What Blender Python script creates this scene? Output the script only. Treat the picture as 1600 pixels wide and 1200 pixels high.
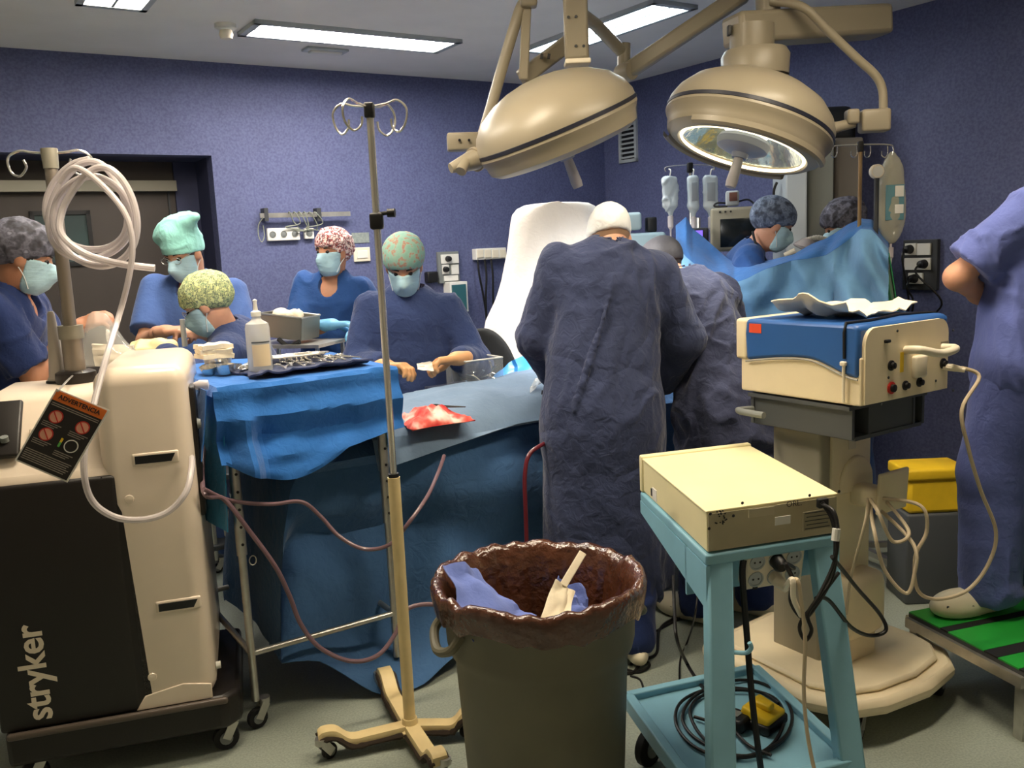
import bpy, bmesh, math, random
import numpy as np
from mathutils import Vector, Matrix
for _o in list(bpy.data.objects): bpy.data.objects.remove(_o, do_unlink=True)
scene = bpy.context.scene
COL = scene.collection
random.seed(7); RNG = np.random.default_rng(7)

# ---------------------------------------------------------------- camera
FPX, PITCH, ROLL, CAMH = 1400.0, math.atan(.154), .045, 1.6
_f = Vector((0, math.cos(PITCH), -math.sin(PITCH))); _r0 = Vector((1, 0, 0)); _u0 = Vector((0, math.sin(PITCH), math.cos(PITCH)))
_r = math.cos(ROLL)*_r0 - math.sin(ROLL)*_u0; _u = math.sin(ROLL)*_r0 + math.cos(ROLL)*_u0
CAM = Vector((0, 0, CAMH))
_cd = bpy.data.cameras.new('camera'); _co = bpy.data.objects.new('camera', _cd); COL.objects.link(_co)
_cd.sensor_fit = 'HORIZONTAL'; _cd.sensor_width = 36; _cd.lens = 36*FPX/1600; _cd.clip_start = .05
_m = Matrix((( _r.x, _u.x, -_f.x, 0), (_r.y, _u.y, -_f.y, 0), (_r.z, _u.z, -_f.z, CAMH), (0, 0, 0, 1)))
_co.matrix_world = _m; scene.camera = _co
# ---------------------------------------------------------------- world, exposure
_w = bpy.data.worlds.new('world'); scene.world = _w; _w.use_nodes = True
_w.node_tree.nodes['Background'].inputs[0].default_value = (.05, .055, .07, 1)
_w.node_tree.nodes['Background'].inputs[1].default_value = .3
vs = scene.view_settings; vs.view_transform = 'Standard'; vs.look = 'None'; vs.gamma = 1.0; vs.use_curve_mapping = False
vs.exposure = 0.0
# ceiling light fixtures (room coordinates a = leftwards along back wall, b = out along right wall), along, watts, colour
FLUO_SPEC = [
    # cx, cy, direction ('u' along back wall, 'v' along right wall), watts, rgb, label
    (-.795, 5.26, 'u', 74, (1.0, .92, .84), 'long lit ceiling fluorescent above the rail, left of the surgical lamps'),
    (.60, 5.35, 'v', 20, (.80, .93, 1.0), 'bluish fluorescent ceiling panel behind the surgical lamp arms'),
    (-1.47, 3.92, 'v', 52, (1.0, .91, .78), 'ceiling fluorescent cut by the top edge near the door'),
    (-.62, 2.75, 'u', 66, (1.0, .85, .64), 'fluorescent ceiling panel above the suction cart'),
    (1.15, 2.55, 'u', 60, (1.0, .85, .64), 'fluorescent ceiling panel above the pale blue trolley'),
]
LAMP_WATTS = 85
scene.cycles.diffuse_bounces = 6

# ---------------------------------------------------------------- pixel rays (photo pixel at a real distance)
def ray(x, y): return _f + _r*((x-800)/FPX) - _u*((y-600)/FPX)
def at(x, y, Y): d = ray(x, y); return CAM + d*(Y/d.y)
def atz(x, y, z): d = ray(x, y); return CAM + d*((z-CAMH)/d.z)
def onp(x, y, p0, n): d = ray(x, y); return CAM + d*((Vector(p0)-CAM).dot(n)/d.dot(n))
TH = math.radians(32.7)
U = Vector((math.cos(TH), math.sin(TH), 0)); V = Vector((math.sin(TH), -math.cos(TH), 0)); Z = Vector((0, 0, 1))
K = Vector((.83, 7.43, 0)); CEIL = 2.8
def rc(a, b, z=0): return K - U*a + V*b + Z*z
def bw(x, y, off=0): return onp(x, y, K + V*off, V)      # point on the back wall
def rw(x, y, off=0): return onp(x, y, K - U*off, U)      # point on the right wall
def Vc(*a): return Vector(a)

# ---------------------------------------------------------------- materials
def lin(c):
    return tuple(((v/255)/12.92 if v/255 <= .04045 else ((v/255+.055)/1.055)**2.4) for v in c)
MATS = {}
def mat(name, rgb, rough=.5, metal=0, var=.0, vscale=8, bump=0, bscale=60, emit=None, estr=0, trans=0, alpha=1, ior=1.45, coat=0, sheen=0, rgb2=None, spec=None, stretch=None, detail=4, sss=0):
    if name in MATS: return MATS[name]
    m = bpy.data.materials.new(name); m.use_nodes = True; nt = m.node_tree; b = nt.nodes['Principled BSDF']
    c = lin(rgb); b.inputs['Base Color'].default_value = (*c, 1); b.inputs['Roughness'].default_value = rough; b.inputs['Metallic'].default_value = metal
    b.inputs['Transmission Weight'].default_value = trans; b.inputs['Alpha'].default_value = alpha; b.inputs['IOR'].default_value = ior
    b.inputs['Coat Weight'].default_value = coat; b.inputs['Sheen Weight'].default_value = sheen
    if spec is not None: b.inputs['Specular IOR Level'].default_value = spec
    if sss: b.inputs['Subsurface Weight'].default_value = sss; b.inputs['Subsurface Scale'].default_value = .01
    if emit: b.inputs['Emission Color'].default_value = (*lin(emit), 1); b.inputs['Emission Strength'].default_value = estr
    if var or bump or rgb2:
        tc = nt.nodes.new('ShaderNodeTexCoord'); src = tc.outputs['Object']
        if stretch:
            mp = nt.nodes.new('ShaderNodeMapping'); mp.inputs['Scale'].default_value = stretch; nt.links.new(src, mp.inputs[0]); src = mp.outputs[0]
        if var or rgb2:
            n = nt.nodes.new('ShaderNodeTexNoise'); n.inputs['Scale'].default_value = vscale; n.inputs['Detail'].default_value = detail; nt.links.new(src, n.inputs['Vector'])
            r = nt.nodes.new('ShaderNodeValToRGB'); r.color_ramp.elements[0].position = .35; r.color_ramp.elements[1].position = .65
            if rgb2: c0, c1 = lin(rgb2), c
            else: c0, c1 = tuple(v*(1-var) for v in c), tuple(min(1, v*(1+var)) for v in c)
            r.color_ramp.elements[0].color = (*c0, 1); r.color_ramp.elements[1].color = (*c1, 1)
            nt.links.new(n.outputs[0], r.inputs[0]); nt.links.new(r.outputs[0], b.inputs['Base Color'])
        if bump:
            n2 = nt.nodes.new('ShaderNodeTexNoise'); n2.inputs['Scale'].default_value = bscale; n2.inputs['Detail'].default_value = 3; nt.links.new(src, n2.inputs['Vector'])
            bp = nt.nodes.new('ShaderNodeBump'); bp.inputs['Strength'].default_value = bump; bp.inputs['Distance'].default_value = .01
            nt.links.new(n2.outputs[0], bp.inputs['Height']); nt.links.new(bp.outputs[0], b.inputs['Normal'])
    MATS[name] = m; return m
def cloth(name, rgb, bump=.32, bscale=26, crease=.0, rough=.85, var=.10, sheen=.15, cscale=4.5, trans=0):
    """Non-woven cloth: fine grain, soft crumple relief and straight packaging creases."""
    if name in MATS: return MATS[name]
    m = mat(name, rgb, rough, var=var, vscale=5, sheen=sheen); nt = m.node_tree; b = nt.nodes['Principled BSDF']
    b.inputs['Specular IOR Level'].default_value = .2
    tc = nt.nodes.new('ShaderNodeTexCoord')
    n1 = nt.nodes.new('ShaderNodeTexNoise'); n1.inputs['Scale'].default_value = bscale; n1.inputs['Detail'].default_value = 5; n1.inputs['Distortion'].default_value = .8
    nt.links.new(tc.outputs['Object'], n1.inputs['Vector'])
    vo = nt.nodes.new('ShaderNodeTexVoronoi'); vo.feature = 'DISTANCE_TO_EDGE'; vo.inputs['Scale'].default_value = cscale
    n3 = nt.nodes.new('ShaderNodeTexNoise'); n3.inputs['Scale'].default_value = 3; nt.links.new(tc.outputs['Object'], n3.inputs['Vector'])
    mx = nt.nodes.new('ShaderNodeMix'); mx.data_type = 'VECTOR'; mx.inputs[0].default_value = .25
    nt.links.new(tc.outputs['Object'], mx.inputs[4]); nt.links.new(n3.outputs[1], mx.inputs[5]); nt.links.new(mx.outputs[1], vo.inputs['Vector'])
    mr = nt.nodes.new('ShaderNodeMapRange'); mr.inputs[2].default_value = .14; nt.links.new(vo.outputs[0], mr.inputs[0])
    ad = nt.nodes.new('ShaderNodeMath'); ad.operation = 'MULTIPLY_ADD'; ad.inputs[1].default_value = crease; nt.links.new(mr.outputs[0], ad.inputs[0]); nt.links.new(n1.outputs[0], ad.inputs[2])
    bp = nt.nodes.new('ShaderNodeBump'); bp.inputs['Strength'].default_value = bump; bp.inputs['Distance'].default_value = .02
    nt.links.new(ad.outputs[0], bp.inputs['Height']); nt.links.new(bp.outputs[0], b.inputs['Normal'])
    return m
def pattern(name, stops, scale=60, rough=.8, kind='noise'):
    """Printed fabric: noise or cells run through hard colour stops."""
    if name in MATS: return MATS[name]
    m = bpy.data.materials.new(name); m.use_nodes = True; nt = m.node_tree; b = nt.nodes['Principled BSDF']; b.inputs['Roughness'].default_value = rough
    tc = nt.nodes.new('ShaderNodeTexCoord')
    if kind == 'noise':
        n = nt.nodes.new('ShaderNodeTexNoise'); n.inputs['Scale'].default_value = scale; n.inputs['Detail'].default_value = 2; o = n.outputs[0]
    else:
        n = nt.nodes.new('ShaderNodeTexVoronoi'); n.inputs['Scale'].default_value = scale; o = n.outputs[0]
    nt.links.new(tc.outputs['Object'], n.inputs['Vector'])
    r = nt.nodes.new('ShaderNodeValToRGB'); r.color_ramp.interpolation = 'CONSTANT' if kind != 'noise' else 'LINEAR'
    while len(r.color_ramp.elements) < len(stops): r.color_ramp.elements.new(.5)
    for e, (p, c) in zip(r.color_ramp.elements, stops): e.position = p; e.color = (*lin(c), 1)
    nt.links.new(o, r.inputs[0]); nt.links.new(r.outputs[0], b.inputs['Base Color'])
    MATS[name] = m; return m

# ---------------------------------------------------------------- mesh building
def frame(d):
    d = Vector(d).normalized(); a = Z if abs(d.z) < .95 else Vector((1, 0, 0))
    x = a.cross(d).normalized(); return x, d.cross(x).normalized()
class MB:
    def __init__(s): s.v = []; s.f = []
    def add(s, vs, fs):
        o = len(s.v); s.v += [Vector(p) for p in vs]; s.f += [tuple(i+o for i in f) for f in fs]; return s
    def boxm(s, M, sx, sy, sz):
        vs = [M @ Vector((x*sx/2, y*sy/2, z*sz/2)) for z in (-1, 1) for y in (-1, 1) for x in (-1, 1)]
        return s.add(vs, [(0, 2, 3, 1), (4, 5, 7, 6), (0, 1, 5, 4), (2, 6, 7, 3), (0, 4, 6, 2), (1, 3, 7, 5)])
    def box(s, c, size, rz=0): return s.boxm(Matrix.Translation(Vector(c)) @ Matrix.Rotation(rz, 4, 'Z'), *size)
    def bar(s, a, b, w, h, up=Z):
        a, b = Vector(a), Vector(b); d = (b-a).normalized(); x = d.cross(Vector(up))
        x = x.normalized() if x.length > 1e-4 else frame(d)[0]
        y = x.cross(d); M = Matrix(((x.x, d.x, y.x, 0), (x.y, d.y, y.y, 0), (x.z, d.z, y.z, 0), (0, 0, 0, 1)))
        return s.boxm(Matrix.Translation((a+b)/2) @ M, w, (b-a).length, h)
    def rbox(s, M, sx, sy, sz, r, seg=3):
        bm = bmesh.new(); bmesh.ops.create_cube(bm, size=1)
        for v in bm.verts: v.co = Vector((v.co.x*sx, v.co.y*sy, v.co.z*sz))
        bmesh.ops.bevel(bm, geom=bm.edges[:], offset=r, segments=seg, profile=.5, affect='EDGES')
        return s.bm(bm, M)
    def rb(s, c, size, r, rz=0, seg=3): return s.rbox(Matrix.Translation(Vector(c)) @ Matrix.Rotation(rz, 4, 'Z'), *size, r, seg)
    def bm(s, bm, M=None):
        M = M or Matrix(); bm.verts.ensure_lookup_table()
        for i, v in enumerate(bm.verts): v.index = i
        s.add([M @ v.co for v in bm.verts], [tuple(v.index for v in f.verts) for f in bm.faces]); bm.free(); return s
    def tube(s, pts, r, n=10, closed=False, cap=True):
        pts = [Vector(p) for p in pts]; N = len(pts); rr = r if isinstance(r, (list, tuple)) else [r]*N
        rings = []; x = None
        for i, p in enumerate(pts):
            if closed: d = pts[(i+1) % N]-pts[i-1]
            else: d = pts[min(i+1, N-1)]-pts[max(i-1, 0)]
            d = d.normalized() if d.length > 1e-9 else Vector((0, 0, 1))
            if x is None: x = frame(d)[0]
            x = (x - d*x.dot(d)); x = x.normalized() if x.length > 1e-6 else frame(d)[0]
            y = d.cross(x)
            rings.append([p + (x*math.cos(2*math.pi*k/n) + y*math.sin(2*math.pi*k/n))*rr[i] for k in range(n)])
        vs = [q for g in rings for q in g]; fs = []
        for i in range(N if closed else N-1):
            j = (i+1) % N
            for k in range(n): fs.append((i*n+k, i*n+(k+1) % n, j*n+(k+1) % n, j*n+k))
        if cap and not closed: fs += [tuple(range(n-1, -1, -1)), tuple((N-1)*n+k for k in range(n))]
        return s.add(vs, fs)
    def cyl(s, a, b, r, n=16, r2=None): return s.tube([a, b], [r, r if r2 is None else r2], n)
    def lathe(s, prof, M=None, n=32, a0=0, a1=2*math.pi):
        M = M or Matrix(); full = abs(a1-a0-2*math.pi) < 1e-6; m = n if full else n+1; vs = []
        for (r, z) in prof:
            for k in range(m):
                t = a0+(a1-a0)*k/n; vs.append(M @ Vector((r*math.cos(t), r*math.sin(t), z)))
        fs = []
        for i in range(len(prof)-1):
            for k in range(n):
                k2 = (k+1) % m; fs.append((i*m+k, i*m+k2, (i+1)*m+k2, (i+1)*m+k))
        return s.add(vs, fs)
    def prism(s, poly, h, M=None):
        """poly in local xy, extruded along local z by h."""
        M = M or Matrix(); n = len(poly)
        vs = [M @ Vector((x, y, 0)) for x, y in poly] + [M @ Vector((x, y, h)) for x, y in poly]
        fs = [tuple(range(n-1, -1, -1)), tuple(range(n, 2*n))] + [(i, (i+1) % n, (i+1) % n+n, i+n) for i in range(n)]
        return s.add(vs, fs)
    def grid(s, P, closed=False):
        R, Cn = len(P), len(P[0]); vs = [p for row in P for p in row]; fs = []
        for i in range(R-1):
            for j in range(Cn if closed else Cn-1):
                k = (j+1) % Cn; fs.append((i*Cn+j, i*Cn+k, (i+1)*Cn+k, (i+1)*Cn+j))
        return s.add(vs, fs)
    def sheet(s, P, th=.004):
        """A grid of points given a thickness along its own normals."""
        A = np.array([[tuple(p) for p in row] for row in P], float)
        du = np.gradient(A, axis=0); dv = np.gradient(A, axis=1); n = np.cross(du, dv); n /= np.linalg.norm(n, axis=2, keepdims=True)+1e-9
        R, Cn = A.shape[:2]; a = A+n*th/2; b = A-n*th/2; o = R*Cn
        vs = [Vector(p) for p in a.reshape(-1, 3)]+[Vector(p) for p in b.reshape(-1, 3)]; fs = []
        for i in range(R-1):
            for j in range(Cn-1):
                q = (i*Cn+j, i*Cn+j+1, (i+1)*Cn+j+1, (i+1)*Cn+j); fs.append(q); fs.append(tuple(o+t for t in reversed(q)))
        bd = [j for j in range(Cn)]+[i*Cn+Cn-1 for i in range(1, R)]+[(R-1)*Cn+j for j in range(Cn-2, -1, -1)]+[i*Cn for i in range(R-2, 0, -1)]
        for i in range(len(bd)):
            p, q = bd[i], bd[(i+1) % len(bd)]; fs.append((q, p, o+p, o+q))
        return s.add(vs, fs)
WM = {}
def mtx(o): return WM.get(o.name, Matrix())
def obj(name, mb, m, parent=None, world=True, smooth=35, bevel=0, flip=True):
    """Link one mesh object; with world=True the vertices are world points, re-expressed in the parent's frame."""
    me = bpy.data.meshes.new(name)
    if isinstance(mb, MB):
        me.from_pydata([tuple(v) for v in mb.v], [], mb.f)
    else:
        me.from_pydata(mb[0].tolist(), [], mb[1].tolist())
    PM = mtx(parent) if parent else Matrix()
    if world and parent: me.transform(PM.inverted())
    if flip and isinstance(mb, MB):
        bm = bmesh.new(); bm.from_mesh(me); bmesh.ops.recalc_face_normals(bm, faces=bm.faces[:]); bm.to_mesh(me); bm.free()
    if smooth:
        me.polygons.foreach_set('use_smooth', [True]*len(me.polygons))
        if smooth < 180: me.set_sharp_from_angle(angle=math.radians(smooth))
    me.materials.append(m); me.update()
    o = bpy.data.objects.new(name, me); COL.objects.link(o)
    if parent: o.parent = parent
    WM[o.name] = PM.copy()
    if bevel:
        md = o.modifiers.new('bevel', 'BEVEL'); md.width = bevel; md.segments = 2; md.limit_method = 'ANGLE'; md.angle_limit = math.radians(40)
    return o
def thing(name, label, cat, loc=(0, 0, 0), rz=0, group=None):
    o = bpy.data.objects.new(name, None); COL.objects.link(o); o.empty_display_size = .1
    o.location = loc; o.rotation_euler = (0, 0, rz); WM[o.name] = Matrix.Translation(Vector(loc)) @ Matrix.Rotation(rz, 4, 'Z')
    return tag(o, label, cat, group)
def tag(o, label, cat, group=None, kind=None):
    o['label'] = label; o['category'] = cat
    if group: o['group'] = group
    if kind: o['kind'] = kind
    return o
def struct(name, mb, m, parent=None, label=None, **k):
    o = obj(name, mb, m, parent, **k)
    if not parent: o['kind'] = 'structure'; o['label'] = label or name.replace('_', ' ')
    return o
def part_label(o, l): o['label'] = l; return o
def text(name, body, m, parent, origin, xdir, ydir, size, ext=.0006, offs=0, spacing=1.0, align='CENTER'):
    """Lettering as a thin raised mesh: origin world point, reading direction xdir, up ydir."""
    cu = bpy.data.curves.new(name, 'FONT'); cu.body = body; cu.size = size; cu.extrude = ext; cu.offset = offs; cu.align_x = align; cu.align_y = 'CENTER'; cu.space_character = spacing; cu.resolution_u = 3
    t = bpy.data.objects.new('tmp', cu); COL.objects.link(t); bpy.context.view_layer.update()
    me = bpy.data.meshes.new_from_object(t.evaluated_get(bpy.context.evaluated_depsgraph_get())); bpy.data.objects.remove(t)
    x = Vector(xdir).normalized(); z = x.cross(Vector(ydir)).normalized(); y = z.cross(x)
    M = Matrix(((x.x, y.x, z.x, origin[0]), (x.y, y.y, z.y, origin[1]), (x.z, y.z, z.z, origin[2]), (0, 0, 0, 1)))
    me.transform(mtx(parent).inverted() @ M); me.materials.clear(); me.materials.append(m)
    o = bpy.data.objects.new(name, me); COL.objects.link(o); o.parent = parent; WM[o.name] = mtx(parent).copy(); return o
def dup(root, M, label=None, group=None):
    """Copy a thing, its parts and sub-parts; M is the new world matrix of the copy."""
    def cp(o, par):
        c = o.copy(); COL.objects.link(c); c.parent = par
        for ch in [x for x in o.children]: cp(ch, c)
        return c
    r = cp(root, None); r.matrix_world = M
    if label: r['label'] = label
    if group: r['group'] = group
    return r
def spline(pts, n=8, closed=False):
    """Catmull-Rom through the points."""
    P = [Vector(p) for p in pts]; N = len(P); out = []
    for i in range(N if closed else N-1):
        g = (lambda k: P[k % N]) if closed else (lambda k: P[max(0, min(N-1, k))])
        a, b, c, d = g(i-1), g(i), g(i+1), g(i+2)
        for k in range(n):
            t = k/n; out.append(.5*((2*b)+(c-a)*t+(2*a-5*b+4*c-d)*t*t+(3*b-a-3*c+d)*t**3))
    if not closed: out.append(P[-1])
    return out
def basis(x, y, z, o):
    return Matrix(((x[0], y[0], z[0], o[0]), (x[1], y[1], z[1], o[1]), (x[2], y[2], z[2], o[2]), (0, 0, 0, 1)))

# ---------------------------------------------------------------- numpy noise
_perm = RNG.permutation(256); _perm = np.concatenate([_perm, _perm, _perm]); _val = RNG.random(1024).astype(np.float32)
def vnoise(p):
    i = np.floor(p).astype(np.int64); f = (p-i).astype(np.float32); f = f*f*(3-2*f); i &= 255; r = 0
    for dx in (0, 1):
        wx = f[:, 0] if dx else 1-f[:, 0]; hx = _perm[(i[:, 0]+dx) & 255]
        for dy in (0, 1):
            wy = wx*(f[:, 1] if dy else 1-f[:, 1]); hy = _perm[hx+((i[:, 1]+dy) & 255)]
            for dz in (0, 1):
                h = _perm[hy+((i[:, 2]+dz) & 255)]; r = r+wy*(f[:, 2] if dz else 1-f[:, 2])*_val[h]
    return r*2-1
def ridged(p): return 1-2*np.abs(vnoise(p))
# ---------------------------------------------------------------- signed distance modelling (organic shapes)
def A3(p): return np.array(tuple(p), np.float32)
def s_cap(a, b, ra, rb=None):
    a, b = A3(a), A3(b); rb = ra if rb is None else rb; ab = b-a; L = max(float(ab@ab), 1e-9)
    def f(p):
        t = np.clip(((p-a)@ab)/L, 0, 1); return np.linalg.norm(p-a-t[:, None]*ab, axis=1)-(ra+(rb-ra)*t)
    return f
def s_ecap(a, b, ra, rb, side, k):
    """Tapered capsule whose section is stretched by 1/k along the direction at right angles to side (k>1 flattens it)."""
    a, b = A3(a), A3(b); ab = b-a; d = ab/np.linalg.norm(ab); s = A3(side); s = s-d*(s@d); s /= np.linalg.norm(s); g = np.cross(d, s); L = float(ab@ab)
    def f(p):
        q = p-a; t = np.clip((q@ab)/L, 0, 1); q = q-t[:, None]*ab; w = q@g; r = np.sqrt(np.maximum((q*q).sum(1)+w*w*(k*k-1), 1e-12)); return (r-(ra+(rb-ra)*t))/(1+.5*(k-1))
    return f
def s_ell(c, rad, X=(1, 0, 0), Y=(0, 1, 0), Zd=(0, 0, 1)):
    c = A3(c); R = np.stack([A3(X), A3(Y), A3(Zd)], 1); rad = np.array(rad, np.float32)
    def f(p):
        q = (p-c)@R; k0 = np.linalg.norm(q/rad, axis=1); k1 = np.linalg.norm(q/(rad*rad), axis=1); return k0*(k0-1)/np.maximum(k1, 1e-6)
    return f
def s_box(c, half, X=(1, 0, 0), Y=(0, 1, 0), Zd=(0, 0, 1), r=.0):
    c = A3(c); R = np.stack([A3(X), A3(Y), A3(Zd)], 1); half = np.array(half, np.float32)-r
    def f(p):
        q = np.abs((p-c)@R)-half; return np.linalg.norm(np.maximum(q, 0), axis=1)+np.minimum(q.max(1), 0)-r
    return f
def s_half(c, n):
    c, n = A3(c), A3(n); n = n/np.linalg.norm(n)
    return lambda p: (p-c)@n          # inside = behind the plane
def s_un(fs, k=.03):
    def f(p):
        d = fs[0](p)
        for g in fs[1:]:
            e = g(p); h = np.maximum(k-np.abs(d-e), 0)/k; d = np.minimum(d, e)-h*h*k*.25
        return d
    return f
def s_int(f, *gs):
    def F(p):
        d = f(p)
        for g in gs: d = np.maximum(d, g(p))
        return d
    return F
def s_sub(f, *gs):
    def F(p):
        d = f(p)
        for g in gs: d = np.maximum(d, -g(p))
        return d
    return F
def s_off(f, o): return lambda p: f(p)-o
_CO = [(0, 0, 0), (1, 0, 0), (0, 1, 0), (1, 1, 0), (0, 0, 1), (1, 0, 1), (0, 1, 1), (1, 1, 1)]
_ED = [(0, 1), (2, 3), (4, 5), (6, 7), (0, 2), (1, 3), (4, 6), (5, 7), (0, 4), (1, 5), (2, 6), (3, 7)]
def isosurf(f, lo, hi, h):
    """Naive surface nets over a two-level grid; returns vertices and quads."""
    lo = A3(lo); B = 4; nb = np.ceil((A3(hi)-lo)/(h*B)).astype(int)+1
    I = np.stack(np.meshgrid(*[np.arange(n) for n in nb], indexing='ij'), -1).reshape(-1, 3)
    dc = f((lo+(I*B+(B-1)/2)*h).astype(np.float32))
    act = np.abs(dc) < h*B*1.35
    D = np.repeat(np.repeat(np.repeat(np.where(dc < 0, -1., 1.).astype(np.float32).reshape(nb), B, 0), B, 1), B, 2)
    O = np.stack(np.meshgrid(*[np.arange(B)]*3, indexing='ij'), -1).reshape(-1, 3)
    G = (I[act][:, None, :]*B+O[None]).reshape(-1, 3)
    for k in range(0, len(G), 400000):
        g = G[k:k+400000]; D[g[:, 0], g[:, 1], g[:, 2]] = f((lo+g*h).astype(np.float32))
    S = D < 0; n = [s-1 for s in D.shape]
    cnt = sum(S[o[0]:o[0]+n[0], o[1]:o[1]+n[1], o[2]:o[2]+n[2]].astype(np.int8) for o in _CO)
    C = np.argwhere((cnt > 0) & (cnt < 8)); idx = -np.ones(n, np.int64); idx[C[:, 0], C[:, 1], C[:, 2]] = np.arange(len(C))
    vals = np.stack([D[C[:, 0]+o[0], C[:, 1]+o[1], C[:, 2]+o[2]] for o in _CO], 1); co = np.array(_CO, np.float32)
    acc = np.zeros((len(C), 3), np.float32); m = np.zeros(len(C), np.float32)
    for a, b in _ED:
        x = (vals[:, a] < 0) != (vals[:, b] < 0); t = vals[:, a]/np.where(x, vals[:, a]-vals[:, b], 1)
        acc += np.where(x[:, None], co[a]+t[:, None]*(co[b]-co[a]), 0); m += x
    v = lo+(C+acc/m[:, None])*h; Q = []
    for ax in range(3):
        sl = [slice(1, None) if k != ax else slice(None) for k in range(3)]
        a = S[tuple(slice(0, -1) if k == ax else slice(1, -1) for k in range(3))]; b = S[tuple(slice(1, None) if k == ax else slice(1, -1) for k in range(3))]
        E = np.argwhere(a != b)
        for k in range(3):
            if k != ax: E[:, k] += 1
        fl = S[E[:, 0], E[:, 1], E[:, 2]]; j, k = (ax+1) % 3, (ax+2) % 3; q = []
        for dj, dk in ((0, 0), (1, 0), (1, 1), (0, 1)):
            e = E.copy(); e[:, j] -= dj; e[:, k] -= dk; q.append(idx[e[:, 0], e[:, 1], e[:, 2]])
        q = np.stack(q, 1); q[~fl] = q[~fl][:, ::-1]; Q.append(q)
    Q = np.concatenate(Q); return v, Q[(Q >= 0).all(1)]
def vnormals(v, q):
    n = np.cross(v[q[:, 2]]-v[q[:, 0]], v[q[:, 3]]-v[q[:, 1]]); N = np.zeros_like(v)
    for k in range(4): np.add.at(N, q[:, k], n)
    return N/(np.linalg.norm(N, axis=1, keepdims=True)+1e-9)
def relax(v, q, it=1, w=.5):
    for _ in range(it):
        s = np.zeros_like(v); c = np.zeros(len(v), np.float32)
        for k in range(4):
            np.add.at(s, q[:, k], v[q[:, (k+1) % 4]]+v[q[:, k-1]]); np.add.at(c, q[:, k], 2)
        v = v*(1-w)+w*s/np.maximum(c, 1)[:, None]
    return v
def organic(name, f, lo, hi, h, m, parent=None, wr=0, wscale=(8, 8, 3), relax_n=1, seed=0, smooth=180, fine=0, warp=.35):
    v, q = isosurf(f, lo, hi, h); v = relax(v, q, relax_n)
    if wr:
        N = vnormals(v, q); s = np.array(wscale, np.float32); p = v.astype(np.float32)+seed*3.17
        w = np.stack([vnoise(p*3+11), vnoise(p*3+37), vnoise(p*3+71)], 1)*warp/3
        lf = np.clip(vnoise(p*2.3+3)*1.2+.55, .1, 1)
        c1 = np.abs(vnoise((p+w)*s)); c2 = np.abs(vnoise((p+w*1.7)*s*1.7+5))
        d = (np.exp(-c1*c1*55)*1.25+.6*np.exp(-c2*c2*45)-.5+.7*vnoise(p*s*.55+2))*lf
        if fine: d = d+fine*.6*ridged((p+w)*s*3.4+9)
        v = v+N*(d*wr)[:, None]; v = relax(v, q, 1, .35)
    return obj(name, (v, q), m, parent, smooth=smooth)
# ================================================================ ROOM
def speckle(name, c0, c1, rough, s1=180, s2=6, bump=.08):
    m = mat(name, c0, rough, rgb2=c1, vscale=s1, bump=bump, bscale=220, detail=2)
    nt = m.node_tree; b = nt.nodes['Principled BSDF']; lk = b.inputs['Base Color'].links[0]; src = lk.from_socket
    tc = nt.nodes.new('ShaderNodeTexCoord'); n = nt.nodes.new('ShaderNodeTexNoise'); n.inputs['Scale'].default_value = s2; n.inputs['Detail'].default_value = 5
    nt.links.new(tc.outputs['Object'], n.inputs['Vector'])
    mr = nt.nodes.new('ShaderNodeMapRange'); mr.inputs[3].default_value = .86; mr.inputs[4].default_value = 1.14; nt.links.new(n.outputs[0], mr.inputs[0])
    mx = nt.nodes.new('ShaderNodeMix'); mx.data_type = 'RGBA'; mx.blend_type = 'MULTIPLY'; mx.inputs[0].default_value = 1
    nt.links.new(src, mx.inputs[6]); nt.links.new(mr.outputs[0], mx.inputs[7]); nt.links.new(mx.outputs[2], b.inputs['Base Color']); return m
M_wall = speckle('wall_vinyl', (98, 104, 142), (82, 88, 126), .62, 70)
M_wall2 = speckle('wall_vinyl_cream', (214, 208, 196), (204, 198, 186), .6, 90)
M_floor = speckle('floor_vinyl', (160, 168, 156), (142, 150, 140), .42, 140, 3)
M_ceil = mat('ceiling_paint', (236, 233, 228), .8, var=.03, vscale=3)
M_jamb = mat('door_jamb_blue', (56, 60, 90), .6, var=.08)
M_door = mat('door_steel', (70, 64, 60), .5, .3, var=.15, vscale=2, stretch=(1, 1, .3))
M_glassdark = mat('door_glass', (70, 82, 82), .15, 0, spec=.6)
M_black = mat('black_plastic', (22, 22, 24), .45)
M_blackrub = mat('black_rubber', (18, 18, 19), .7)
M_rail = mat('beige_metal', (150, 146, 132), .45, .3)
M_chrome = mat('chrome', (222, 220, 214), .22, .85)
M_steel = mat('brushed_steel', (190, 188, 182), .34, .85, var=.1, vscale=20)
M_white = mat('white_plastic', (226, 224, 216), .45)
M_cream = mat('cream_plastic', (232, 222, 200), .4)
M_greyp = mat('grey_plastic', (120, 124, 122), .5)
M_dgrey = mat('dark_grey_plastic', (58, 60, 62), .5)
M_lgrey = mat('light_grey_enamel', (176, 182, 184), .45)

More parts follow.
